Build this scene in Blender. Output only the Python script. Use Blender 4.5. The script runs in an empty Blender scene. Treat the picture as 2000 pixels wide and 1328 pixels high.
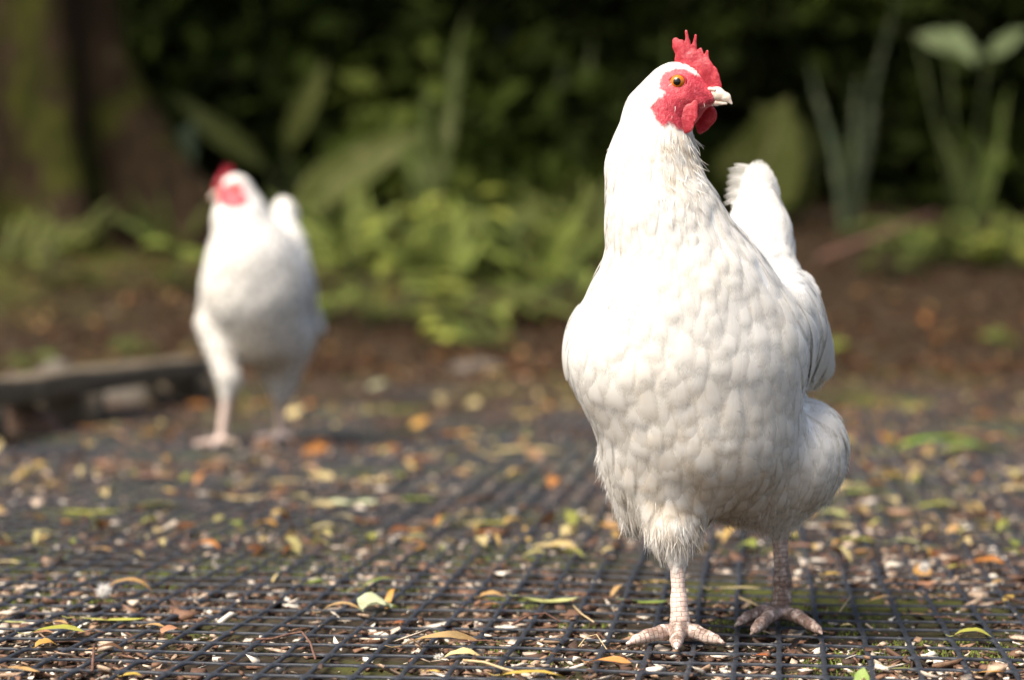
import bpy, math, random
import numpy as np
from mathutils import Vector, Matrix, Euler

# ------------------------------------------------------------------ camera, sky, sun, exposure
scene = bpy.context.scene
col = scene.collection
FPX = 4300.0            # focal length in pixels of the 2000 px wide photograph
CAM_H = 0.27
PITCH = math.atan(124.0 / FPX)
cam_data = bpy.data.cameras.new('camera')
cam_data.sensor_fit = 'HORIZONTAL'
cam_data.sensor_width = 36.0
cam_data.lens = FPX / 2000.0 * 36.0
cam_data.clip_start = 0.02
cam_data.clip_end = 400.0
cam_data.dof.use_dof = True
cam_data.dof.focus_distance = 1.60
cam_data.dof.aperture_fstop = 4.1
cam = bpy.data.objects.new('camera', cam_data)
cam.location = (0, 0, CAM_H)
cam.rotation_euler = (math.pi / 2 - PITCH, 0, 0)
col.objects.link(cam)
scene.camera = cam

SUN_EL, SUN_AZ = math.radians(55), math.radians(228)     # azimuth clockwise from +Y
world = bpy.data.worlds.new("World")
scene.world = world
world.use_nodes = True
wn, wl = world.node_tree.nodes, world.node_tree.links
wn.clear()
sky = wn.new('ShaderNodeTexSky')
sky.sky_type = 'NISHITA'
sky.sun_disc = False
sky.sun_elevation = SUN_EL
sky.sun_rotation = SUN_AZ
sky.air_density = 1.0
sky.dust_density = 4.0
sky.ozone_density = 1.0
bg = wn.new('ShaderNodeBackground')
bg.inputs['Strength'].default_value = 0.10
wo = wn.new('ShaderNodeOutputWorld')
wl.new(sky.outputs['Color'], bg.inputs['Color'])
wl.new(bg.outputs['Background'], wo.inputs['Surface'])

sun_data = bpy.data.lights.new('sun', 'SUN')
sun_data.energy = 3.2
sun_data.angle = math.radians(38)
sun_data.color = (1.0, 0.97, 0.91)
sun = bpy.data.objects.new('sun', sun_data)
sdir = Vector((math.sin(SUN_AZ) * math.cos(SUN_EL), math.cos(SUN_AZ) * math.cos(SUN_EL), math.sin(SUN_EL)))
sun.rotation_euler = sdir.to_track_quat('Z', 'Y').to_euler()
sun.location = sdir * 20
col.objects.link(sun)

vs = scene.view_settings
vs.view_transform = 'Standard'
vs.look = 'None'
vs.gamma = 1.0
vs.use_curve_mapping = False
vs.exposure = 1.15
vs.use_white_balance = True
vs.white_balance_temperature = 7150
vs.white_balance_tint = 10
scene.cycles.max_bounces = 8
scene.cycles.diffuse_bounces = 4
scene.cycles.transparent_max_bounces = 12
scene.cycles.caustics_reflective = False
scene.cycles.caustics_refractive = False

rng = np.random.default_rng(7)
random.seed(7)

# ------------------------------------------------------------------ helpers
CP, SP = math.cos(PITCH), math.sin(PITCH)

def P(px, py, Y):
    """world point at distance Y along the ground axis seen at pixel (px, py) of the photograph"""
    a, b = (px - 1000.0) / FPX, (664.0 - py) / FPX
    dx, dy, dz = a, CP + b * SP, -SP + b * CP
    t = Y / dy
    return np.array((dx * t, Y, CAM_H + dz * t))

def ground_point(px, py, z=0.0):
    a, b = (px - 1000.0) / FPX, (664.0 - py) / FPX
    dx, dy, dz = a, CP + b * SP, -SP + b * CP
    t = (z - CAM_H) / dz
    return np.array((dx * t, dy * t, z))

def mk(name, verts, faces, mat=None, parent=None, smooth=True, attrs=None, uv=None, link=True):
    """one mesh object from arrays; faces: (n,3)/(n,4) array, or a list of such arrays"""
    verts = np.asarray(verts, dtype=np.float32).reshape(-1, 3)
    if isinstance(faces, np.ndarray):
        faces = [faces]
    faces = [np.asarray(f, dtype=np.int32) for f in faces if len(f)]
    me = bpy.data.meshes.new(name)
    me.vertices.add(len(verts))
    me.vertices.foreach_set('co', verts.ravel())
    loops = np.concatenate([f.ravel() for f in faces])
    tot = np.concatenate([np.full(len(f), f.shape[1], dtype=np.int32) for f in faces])
    start = np.concatenate(([0], np.cumsum(tot)[:-1])).astype(np.int32)
    me.loops.add(len(loops))
    me.loops.foreach_set('vertex_index', loops)
    me.polygons.add(len(tot))
    me.polygons.foreach_set('loop_start', start)
    me.polygons.foreach_set('loop_total', tot)
    me.update(calc_edges=True)
    if smooth:
        me.polygons.foreach_set('use_smooth', np.ones(len(tot), dtype=bool))
    for k, v in (attrs or {}).items():
        v = np.asarray(v, dtype=np.float32)
        if v.ndim == 1:
            a = me.attributes.new(k, 'FLOAT', 'POINT')
            a.data.foreach_set('value', v)
        else:
            a = me.attributes.new(k, 'FLOAT_VECTOR', 'POINT')
            a.data.foreach_set('vector', v.ravel())
    if uv is not None:
        l = me.uv_layers.new(name='UVMap')
        l.data.foreach_set('uv', np.asarray(uv, dtype=np.float32)[loops].ravel())
    me.validate()
    ob = bpy.data.objects.new(name, me)
    if mat:
        me.materials.append(mat)
    if parent is not None:
        ob.parent = parent
    if link:
        col.objects.link(ob)
    return ob

def tag(o, label=None, cat=None, group=None, kind=None):
    if label: o['label'] = label
    if cat: o['category'] = cat
    if group: o['group'] = group
    if kind: o['kind'] = kind
    return o

def empty(name, loc, rz=0.0):
    o = bpy.data.objects.new(name, None)
    o.location = loc
    o.rotation_euler = (0, 0, rz)
    o.empty_display_size = 0.02
    col.objects.link(o)
    return o

def nrm(v):
    v = np.asarray(v, dtype=float)
    n = np.linalg.norm(v, axis=-1, keepdims=True)
    return v / np.maximum(n, 1e-9)

# smooth value noise for geometry
def vnoise(p, seed=0):
    p = np.asarray(p, dtype=float)
    i = np.floor(p).astype(np.int64)
    f = p - i
    f = f * f * (3 - 2 * f)
    def h(ix):
        n = ix[..., 0] * 374761393 + ix[..., 1] * 668265263 + (ix[..., 2] * 2147483647 if p.shape[-1] > 2 else 0) + seed * 974711
        n = (n ^ (n >> 13)) * 1274126177
        n = n ^ (n >> 16)
        return (n & 0xffff) / 65535.0
    out = 0
    dims = p.shape[-1]
    for c in range(2 ** dims):
        o = np.array([(c >> k) & 1 for k in range(dims)])
        w = np.prod(np.where(o == 1, f, 1 - f), axis=-1)
        out = out + w * h(i + o)
    return out

def fbm(p, octaves=4, seed=0):
    s, a, t = 0.0, 0.5, 0.0
    p = np.asarray(p, dtype=float)
    for o in range(octaves):
        s = s + a * vnoise(p * 2 ** o, seed + o)
        t += a
        a *= 0.5
    return s / t

# ------------------------------------------------------------------ node material helper
class NT:
    def __init__(self, name):
        self.m = bpy.data.materials.new(name)
        self.m.use_nodes = True
        self.t = self.m.node_tree
        self.t.nodes.clear()
        self.out = self.t.nodes.new('ShaderNodeOutputMaterial')
    def n(self, typ, ins=None, **props):
        nd = self.t.nodes.new(typ)
        for k, v in props.items():
            setattr(nd, k, v)
        for k, v in (ins or {}).items():
            self.put(nd.inputs[k], v)
        return nd
    def put(self, sock, v):
        if isinstance(v, bpy.types.NodeSocket):
            self.t.links.new(v, sock)
        elif isinstance(v, bpy.types.Node):
            self.t.links.new(v.outputs[0], sock)
        else:
            if hasattr(sock.default_value, '__len__') and len(sock.default_value) == 4 and len(v) == 3:
                v = (*v, 1.0)
            sock.default_value = v
    def mix(self, fac, a, b, blend='MIX'):
        nd = self.t.nodes.new('ShaderNodeMix')
        nd.data_type = 'RGBA'
        nd.blend_type = blend
        self.put(nd.inputs[0], fac)
        self.put(nd.inputs[6], a)
        self.put(nd.inputs[7], b)
        return nd.outputs[2]
    def math(self, op, a, b=None, clamp=False):
        nd = self.t.nodes.new('ShaderNodeMath')
        nd.operation = op
        nd.use_clamp = clamp
        self.put(nd.inputs[0], a)
        if b is not None:
            self.put(nd.inputs[1], b)
        return nd.outputs[0]
    def noise(self, vec, scale, detail=4.0, rough=0.55):
        nd = self.n('ShaderNodeTexNoise', {'Scale': scale, 'Detail': detail, 'Roughness': rough})
        if vec is not None:
            self.put(nd.inputs['Vector'], vec)
        return nd.outputs[0]
    def ramp(self, fac, stops):
        nd = self.t.nodes.new('ShaderNodeValToRGB')
        cr = nd.color_ramp
        while len(cr.elements) < len(stops):
            cr.elements.new(0.5)
        for e, (p, c) in zip(cr.elements, stops):
            e.position = p
            e.color = (*c, 1.0) if len(c) == 3 else c
        self.put(nd.inputs[0], fac)
        return nd.outputs[0]
    def ss(self, x, lo, hi):
        nd = self.n('ShaderNodeMapRange', {'From Min': lo, 'From Max': hi, 'To Min': 0.0, 'To Max': 1.0}, interpolation_type='SMOOTHSTEP')
        self.put(nd.inputs[0], x)
        return nd.outputs[0]
    def attr(self, name):
        return self.n('ShaderNodeAttribute', attribute_name=name)
    def bump(self, h, strength=0.3, dist=0.001):
        nd = self.n('ShaderNodeBump', {'Strength': strength, 'Distance': dist})
        self.put(nd.inputs['Height'], h)
        return nd.outputs[0]
    def principled(self, **ins):
        nd = self.t.nodes.new('ShaderNodeBsdfPrincipled')
        for k, v in ins.items():
            self.put(nd.inputs[k.replace('_', ' ')], v)
        return nd
    def surf(self, sh):
        self.t.links.new(sh if isinstance(sh, bpy.types.NodeSocket) else sh.outputs[0], self.out.inputs['Surface'])
        return self.m
    def pos(self):
        return self.n('ShaderNodeNewGeometry').outputs['Position']
    def mapped(self, vec, scale):
        nd = self.n('ShaderNodeMapping', {'Scale': scale})
        self.put(nd.inputs['Vector'], vec)
        return nd.outputs[0]

# ------------------------------------------------------------------ materials
def mat_ground():
    t = NT('damp_soil')
    p = t.pos()
    n1 = t.noise(p, 3.0, 5)
    n2 = t.noise(p, 45.0, 6, 0.7)
    n3 = t.noise(p, 240.0, 3, 0.6)
    c = t.ramp(n2, [(0.25, (0.011, 0.008, 0.005)), (0.5, (0.027, 0.020, 0.0135)), (0.65, (0.052, 0.039, 0.028)), (0.85, (0.09, 0.068, 0.05))])
    c = t.mix(t.ss(n1, 0.5, 0.68), c, t.mix(n3, (0.030, 0.036, 0.008), (0.12, 0.13, 0.03)))
    y = t.n('ShaderNodeSeparateXYZ', {0: p}).outputs[1]
    leafmould = t.ramp(n2, [(0.25, (0.010, 0.007, 0.004)), (0.5, (0.026, 0.017, 0.009)), (0.7, (0.052, 0.032, 0.018)), (0.85, (0.085, 0.055, 0.03))])
    c = t.mix(t.ss(t.math('ADD', y, t.math('MULTIPLY', n1, 2.0)), 6.4, 8.6), c, leafmould)
    x_ = t.n('ShaderNodeSeparateXYZ', {0: p}).outputs[0]
    mossy = t.math('MULTIPLY', t.ss(t.math('ADD', y, t.math('MULTIPLY', x_, -1.0)), 8.6, 10.0), t.ss(n1, 0.38, 0.55))
    c = t.mix(mossy, c, t.mix(n2, (0.020, 0.024, 0.005), (0.075, 0.080, 0.015)))
    h = t.math('ADD', t.math('MULTIPLY', n2, 0.7), t.math('MULTIPLY', n3, 0.3))
    pr = t.principled(Base_Color=c, Roughness=0.85, Normal=t.bump(h, 0.8, 0.006))
    pr.inputs['Specular IOR Level'].default_value = 0.15
    return t.surf(pr)

def mat_mesh():
    t = NT('black_plastic')
    p = t.pos()
    n = t.noise(p, 160.0, 5, 0.7)
    n2 = t.noise(p, 700.0, 2)
    c = t.ramp(n, [(0.35, (0.016, 0.019, 0.027)), (0.6, (0.035, 0.040, 0.052)), (0.78, (0.13, 0.12, 0.11))])
    return t.surf(t.principled(Base_Color=c, Roughness=t.math('ADD', 0.36, t.math('MULTIPLY', n, 0.25)), Normal=t.bump(n2, 0.35, 0.0006), Specular_IOR_Level=0.35))

def mat_chips():
    t = NT('hull_and_bark_chips')
    a = t.attr('tone').outputs['Fac']
    n = t.noise(t.pos(), 300.0, 3)
    c = t.ramp(a, [(0.0, (0.03, 0.016, 0.010)), (0.25, (0.09, 0.042, 0.024)), (0.45, (0.19, 0.095, 0.055)), (0.62, (0.34, 0.22, 0.14)), (0.8, (0.55, 0.45, 0.36)), (1.0, (0.74, 0.69, 0.61))])
    c = t.mix(t.ss(n, 0.45, 0.75), c, t.mix(0.6, c, (0.05, 0.03, 0.02)))
    return t.surf(t.principled(Base_Color=c, Roughness=0.75, Normal=t.bump(n, 0.5, 0.001)))

def mat_moss():
    t = NT('moss')
    n = t.noise(t.pos(), 200.0, 3)
    c = t.ramp(n, [(0.3, (0.03, 0.04, 0.006)), (0.6, (0.11, 0.14, 0.015)), (0.8, (0.22, 0.24, 0.03))])
    return t.surf(t.principled(Base_Color=c, Roughness=0.9))

def mat_leaf(name, translucency=0.35, vein=0.25, rough=0.45, spot=0.5, spec=0.5):
    """leaf colour is each object's own colour; veins from the leaf's uv"""
    t = NT(name)
    oi = t.n('ShaderNodeObjectInfo')
    c = oi.outputs['Color']
    uv = t.n('ShaderNodeTexCoord').outputs['UV']
    s = t.n('ShaderNodeSeparateXYZ', {0: uv})
    v = t.math('ABSOLUTE', t.math('SUBTRACT', s.outputs[1], 0.5))
    d = t.math('SUBTRACT', t.math('MULTIPLY', s.outputs[0], 9.0), t.math('MULTIPLY', v, 7.0))
    fr = t.math('ABSOLUTE', t.math('SUBTRACT', t.math('FRACT', d), 0.5))
    veins = t.math('MULTIPLY', t.math('SUBTRACT', 1.0, t.ss(fr, 0.0, 0.16)), 0.6)
    mid = t.math('SUBTRACT', 1.0, t.ss(v, 0.012, 0.05))
    vm = t.math('MAXIMUM', veins, mid)
    pv = t.n('ShaderNodeVectorMath', {0: t.n('ShaderNodeTexCoord').outputs['Object'], 1: oi.outputs['Location']}, operation='ADD').outputs[0]
    n1 = t.noise(pv, 60.0, 5, 0.65)
    n2 = t.noise(pv, 14.0, 3)
    lighter = t.mix(0.5, c, (0.75, 0.68, 0.40), 'MIX')
    darker = t.mix(0.75, c, (0.10, 0.045, 0.015), 'MIX')
    cc = t.mix(t.math('MULTIPLY', vm, vein), c, lighter)
    cc = t.mix(t.math('MULTIPLY', t.ss(n1, 0.52, 0.72), spot), cc, darker)
    cc = t.mix(t.math('MULTIPLY', t.ss(n2, 0.5, 0.75), 0.35), cc, lighter)
    pr = t.principled(Base_Color=cc, Roughness=rough, Normal=t.bump(t.math('SUBTRACT', n1, vm), 0.35, 0.001))
    pr.inputs['Specular IOR Level'].default_value = spec
    tr = t.n('ShaderNodeBsdfTranslucent', {'Color': cc})
    mx = t.n('ShaderNodeMixShader', {0: translucency, 1: pr.outputs[0], 2: tr.outputs[0]})
    return t.surf(mx)

def mat_plain(name, stops, scale=60.0, rough=0.8, bumpd=0.002, bstr=0.6):
    t = NT(name)
    n = t.noise(t.pos(), scale, 6, 0.65)
    return t.surf(t.principled(Base_Color=t.ramp(n, stops), Roughness=rough, Normal=t.bump(n, bstr, bumpd)))

def mat_bark():
    t = NT('mossy_bark')
    p = t.pos()
    n = t.noise(t.mapped(p, (1, 1, 0.25)), 22.0, 6, 0.7)
    n2 = t.noise(p, 4.5, 5)
    c = t.ramp(n, [(0.3, (0.007, 0.004, 0.003)), (0.55, (0.028, 0.018, 0.010)), (0.75, (0.085, 0.062, 0.036))])
    moss = t.ramp(n, [(0.3, (0.012, 0.014, 0.003)), (0.7, (0.052, 0.054, 0.010))])
    c = t.mix(t.ss(n2, 0.46, 0.62), c, moss)
    pr = t.principled(Base_Color=c, Roughness=0.9, Normal=t.bump(n, 1.0, 0.02))
    pr.inputs['Specular IOR Level'].default_value = 0.08
    return t.surf(pr)

def mat_foliage(name, stops, tr=0.2):
    t = NT(name)
    a = t.attr('tone').outputs['Fac']
    c = t.ramp(a, stops)
    pr = t.principled(Base_Color=c, Roughness=0.8)
    pr.inputs['Specular IOR Level'].default_value = 0.06
    tl = t.n('ShaderNodeBsdfTranslucent', {'Color': c})
    return t.surf(t.n('ShaderNodeMixShader', {0: tr, 1: pr.outputs[0], 2: tl.outputs[0]}))

def feather_colour(t):
    p = t.pos()
    n = t.noise(p, 16.0, 4)
    n2 = t.noise(p, 90.0, 3)
    c = t.mix(t.math('MULTIPLY', t.ss(n, 0.45, 0.75), 0.55), (0.84, 0.825, 0.80), (0.78, 0.735, 0.66))
    fl = t.noise(p, 170.0, 2, 0.5)
    c = t.mix(t.math('MULTIPLY', t.ss(fl, 0.765, 0.80), 0.55), c, (0.22, 0.14, 0.08))
    st = t.attr('stain').outputs['Fac']  # cream staining and warm underside shade, both put into the colour
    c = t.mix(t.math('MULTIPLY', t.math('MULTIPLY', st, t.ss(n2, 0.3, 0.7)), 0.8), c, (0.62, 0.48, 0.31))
    return c

def mat_feather():
    t = NT('white_feather')
    c = feather_colour(t)
    uv = t.n('ShaderNodeTexCoord').outputs['UV']
    s = t.n('ShaderNodeSeparateXYZ', {0: uv})
    u, v = s.outputs[0], s.outputs[1]
    av = t.math('ABSOLUTE', t.math('SUBTRACT', t.math('MULTIPLY', v, 2.0), 1.0))
    rnd = t.attr('rnd').outputs['Fac']
    # barbs: streaks leaving the shaft at an angle
    bc = t.n('ShaderNodeCombineXYZ', {0: t.math('MULTIPLY', t.math('SUBTRACT', u, t.math('MULTIPLY', av, 0.30)), 34.0),
                                      1: t.math('MULTIPLY', av, 2.2), 2: t.math('MULTIPLY', rnd, 37.0)})
    barb = t.noise(bc.outputs[0], 1.0, 2, 0.6)
    shaft = t.math('SUBTRACT', 1.0, t.ss(av, 0.0, 0.07))
    edge = t.math('MAXIMUM', t.ss(u, 0.50, 1.0), t.ss(av, 0.35, 1.0))
    loose = t.attr('loose').outputs['Fac']
    gone = t.math('MULTIPLY', edge, t.math('ADD', t.math('SUBTRACT', 1.0, loose), t.math('MULTIPLY', loose, t.math('ADD', 0.55, t.math('MULTIPLY', t.ss(barb, 0.25, 0.75), 0.9)))))
    stiff = t.math('MULTIPLY', t.math('MAXIMUM', t.ss(u, 0.86, 1.0), t.ss(av, 0.80, 1.0)), t.ss(barb, 0.35, 0.55))
    keep = t.math('SUBTRACT', 1.0, t.math('ADD', t.math('MULTIPLY', gone, t.ss(loose, 0.2, 0.3)), t.math('MULTIPLY', stiff, t.math('SUBTRACT', 1.0, t.ss(loose, 0.2, 0.3)))), True)
    h = t.math('ADD', t.math('MULTIPLY', barb, 0.7), t.math('MULTIPLY', shaft, 0.5))
    nm = t.bump(h, 0.22, 0.0006)
    pr = t.principled(Base_Color=c, Roughness=0.6, Normal=nm)
    pr.inputs['Specular IOR Level'].default_value = 0.25
    tl = t.n('ShaderNodeBsdfTranslucent', {'Color': c})
    mx = t.n('ShaderNodeMixShader', {0: 0.30, 1: pr.outputs[0], 2: tl.outputs[0]})
    tp = t.n('ShaderNodeBsdfTransparent')
    return t.surf(t.n('ShaderNodeMixShader', {0: keep, 1: tp.outputs[0], 2: mx.outputs[0]}))

def mat_fluff():
    t = NT('white_down')
    c = feather_colour(t)
    pr = t.principled(Base_Color=c, Roughness=0.7)
    tl = t.n('ShaderNodeBsdfTranslucent', {'Color': c})
    return t.surf(t.n('ShaderNodeMixShader', {0: 0.35, 1: pr.outputs[0], 2: tl.outputs[0]}))

def red_skin(t, p):
    n = t.noise(p, 420.0, 5, 0.65)
    n2 = t.noise(p, 110.0, 3)
    vor = t.n('ShaderNodeTexVoronoi', {'Vector': p, 'Scale': 900.0}).outputs['Distance']
    c = t.ramp(n, [(0.3, (0.42, 0.020, 0.036)), (0.55, (0.61, 0.060, 0.085)), (0.8, (0.78, 0.25, 0.26))])
    c = t.mix(t.math('MULTIPLY', t.ss(n2, 0.42, 0.65), 0.65), c, (0.36, 0.016, 0.034))
    h = t.math('SUBTRACT', t.math('ADD', t.math('MULTIPLY', n, .7), t.math('MULTIPLY', n2, 0.8)), t.math('MULTIPLY', vor, 0.25))
    return c, h

def mat_red():
    t = NT('red_skin')
    c, h = red_skin(t, t.pos())
    pr = t.principled(Base_Color=c, Roughness=0.40, Normal=t.bump(h, 0.4, 0.0012))
    pr.inputs['Subsurface Weight'].default_value = 0.25
    pr.inputs['Subsurface Radius'].default_value = (1.0, 0.25, 0.2)
    pr.inputs['Subsurface Scale'].default_value = 0.003
    tl = t.n('ShaderNodeBsdfTranslucent', {'Color': t.mix(0.5, c, (0.85, 0.10, 0.08))})
    return t.surf(t.n('ShaderNodeMixShader', {0: 0.28, 1: pr.outputs[0], 2: tl.outputs[0]}))

def mat_hen_skin():
    t = NT('hen_skin')
    p = t.pos()
    face = t.attr('face').outputs['Fac']
    leg = t.attr('leg').outputs['Fac']
    dirt = t.attr('dirt').outputs['Fac']
    white = feather_colour(t)
    red, rh = red_skin(t, p)
    lc = t.attr('legco').outputs['Vector']
    wob = t.n('ShaderNodeVectorMath', {0: t.n('ShaderNodeTexNoise', {'Vector': p, 'Scale': 220.0}).outputs['Color'], 1: (0.0022, 0.0026, 0.0)}, operation='MULTIPLY').outputs[0]
    lcw = t.n('ShaderNodeVectorMath', {0: lc, 1: wob}, operation='ADD').outputs[0]
    br = t.n('ShaderNodeTexBrick', {'Vector': lcw, 'Scale': 1.0, 'Mortar Size': 0.00032, 'Mortar Smooth': 1.0, 'Brick Width': 0.0075, 'Row Height': 0.0036}, offset=0.5)
    line = br.outputs['Fac']
    n3 = t.noise(p, 260.0, 5, 0.7)
    lcol = t.mix(t.ss(n3, 0.35, 0.7), (0.74, 0.64, 0.58), (0.64, 0.42, 0.36))
    lcol = t.mix(t.math('MULTIPLY', line, 0.38), lcol, (0.24, 0.14, 0.10))
    dm = t.math('MULTIPLY', dirt, t.ss(t.noise(p, 150.0, 5, 0.7), 0.30, 0.58))
    lcol = t.mix(t.math('MULTIPLY', dm, 0.85), lcol, (0.10, 0.05, 0.032))
    c = t.mix(face, t.mix(leg, white, lcol), red)
    h = t.math('ADD', t.math('MULTIPLY', rh, face), t.math('MULTIPLY', t.math('SUBTRACT', t.math('MULTIPLY', n3, 0.3), line), leg))
    pr = t.principled(Base_Color=c, Roughness=0.5, Normal=t.bump(h, 0.8, 0.0012))
    return t.surf(pr)

def mat_beak():
    t = NT('horn')
    n = t.noise(t.pos(), 200.0, 4)
    c = t.mix(t.ss(n, 0.35, 0.7), (0.78, 0.70, 0.60), (0.68, 0.50, 0.42))
    pr = t.principled(Base_Color=c, Roughness=0.3, Normal=t.bump(n, 0.15, 0.0006))
    pr.inputs['Subsurface Weight'].default_value = 0.2
    pr.inputs['Subsurface Scale'].default_value = 0.003
    return t.surf(pr)

def mat_eye():
    t = NT('eye')
    z = t.n('ShaderNodeSeparateXYZ', {0: t.n('ShaderNodeTexCoord').outputs['Object']}).outputs[2]
    n = t.noise(t.pos(), 1500.0, 3)
    iris = t.mix(t.ss(n, 0.35, 0.65), (0.66, 0.20, 0.015), (0.48, 0.11, 0.008))
    c = t.mix(t.ss(z, 0.80, 0.83), (0.05, 0.02, 0.015), iris) if False else iris
    zz = t.ss(z, 0.855, 0.885)
    c = t.mix(zz, iris, (0.004, 0.003, 0.003))
    c = t.mix(t.ss(z, 0.30, 0.45), (0.12, 0.04, 0.02), c)
    pr = t.principled(Base_Color=c, Roughness=0.06)
    return t.surf(pr)

M = dict(ground=mat_ground(), mesh=mat_mesh(), chips=mat_chips(), moss=mat_moss(), feather=mat_feather(), fluff=mat_fluff(),
         red=mat_red(), skin=mat_hen_skin(), beak=mat_beak(), eye=mat_eye(), bark=mat_bark(),
         dead_leaf=mat_leaf('fallen_leaf', 0.25, 0.35, 0.5, 0.6), live_leaf=mat_leaf('green_leaf', 0.35, 0.35, 0.6, 0.12, 0.1),
         twig=mat_plain('twig_bark', [(0.3, (0.06, 0.025, 0.018)), (0.7, (0.20, 0.10, 0.07))], 300.0),
         straw=mat_plain('straw', [(0.3, (0.36, 0.25, 0.12)), (0.7, (0.58, 0.46, 0.28))], 300.0),
         timber=mat_plain('weathered_timber', [(0.3, (0.05, 0.038, 0.026)), (0.6, (0.14, 0.11, 0.075)), (0.8, (0.24, 0.20, 0.14))], 40.0, 0.8, 0.004),
         stone=mat_plain('stone', [(0.3, (0.055, 0.045, 0.036)), (0.7, (0.13, 0.11, 0.09))], 30.0, 0.8, 0.006),
         brown_stone=mat_plain('brown_stone', [(0.3, (0.06, 0.034, 0.022)), (0.7, (0.17, 0.10, 0.07))], 30.0, 0.85, 0.006),
         stem=mat_plain('green_stem', [(0.3, (0.035, 0.05, 0.012)), (0.7, (0.08, 0.11, 0.03))], 80.0),
         thicket=mat_foliage('thicket_leaves', [(0.0, (0.010, 0.013, 0.003)), (0.35, (0.028, 0.042, 0.009)), (0.7, (0.085, 0.120, 0.022)), (1.0, (0.17, 0.20, 0.045))]),
         leaf_bits=mat_foliage('leaf_bits', [(0.0, (0.05, 0.026, 0.014)), (0.25, (0.15, 0.06, 0.026)), (0.42, (0.36, 0.16, 0.055)), (0.58, (0.42, 0.28, 0.10)), (0.78, (0.44, 0.36, 0.19)), (0.9, (0.25, 0.25, 0.07)), (1.0, (0.17, 0.20, 0.05))], 0.25),
         old_leaves=mat_foliage('old_leaves', [(0.0, (0.02, 0.010, 0.006)), (0.35, (0.075, 0.032, 0.018)), (0.6, (0.18, 0.08, 0.04)), (0.85, (0.30, 0.19, 0.08)), (1.0, (0.26, 0.28, 0.06))], 0.15),
         crown=mat_foliage('crown_leaves', [(0.0, (0.018, 0.026, 0.006)), (0.6, (0.04, 0.06, 0.014)), (1.0, (0.07, 0.095, 0.02))], 0.15))

# ------------------------------------------------------------------ signed distance modelling
class Prim:
    def __init__(self, kind, *a, k=0.01, flow=(0, .5, -1), L=0.02, W=0.016, fluff=0.0, plume=1.0, tag=''):
        self.kind, self.a, self.k = kind, a, k
        self.flow = nrm(np.array(flow, dtype=float))
        self.L, self.W, self.fluff, self.plume, self.tag = L, W, fluff, plume, tag
    def d(self, p):
        if self.kind == 'cone':
            a, b, r1, r2 = self.a
            ba = b - a
            l2 = float(ba @ ba)
            rr = r1 - r2
            a2 = l2 - rr * rr
            il2 = 1.0 / l2
            pa = p - a
            y = pa @ ba
            z = y - l2
            x2 = ((pa * l2 - y[:, None] * ba) ** 2).sum(1)
            y2 = y * y * l2
            z2 = z * z * l2
            k = np.sign(rr) * rr * rr * x2
            o = (np.sqrt(np.maximum(x2 * a2 * il2, 0)) + y * rr) * il2 - r1
            m1 = np.sign(z) * a2 * z2 > k
            m2 = (~m1) & (np.sign(y) * a2 * y2 < k)
            o = np.where(m1, np.sqrt(x2 + z2) * il2 - r2, np.where(m2, np.sqrt(x2 + y2) * il2 - r1, o))
            return o
        c, r, R = self.a
        q = (p - c) @ R.T
        k0 = np.sqrt(((q / r) ** 2).sum(1))
        k1 = np.sqrt(((q / (r * r)) ** 2).sum(1))
        return np.where(k1 < 1e-9, -r.min(), k0 * (k0 - 1.0) / np.maximum(k1, 1e-9))

def sdf(prims, p):
    out = prims[0].d(p)
    for pr in prims[1:]:
        b = pr.d(p)
        h = np.maximum(pr.k - np.abs(out - b), 0) / pr.k
        out = np.minimum(out, b) - h * h * pr.k * 0.25
    return out

def grad(fn, p, e=0.0006):
    g = np.empty_like(p)
    for i in range(3):
        o = np.zeros(3); o[i] = e
        g[:, i] = fn(p + o) - fn(p - o)
    return nrm(g)

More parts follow.
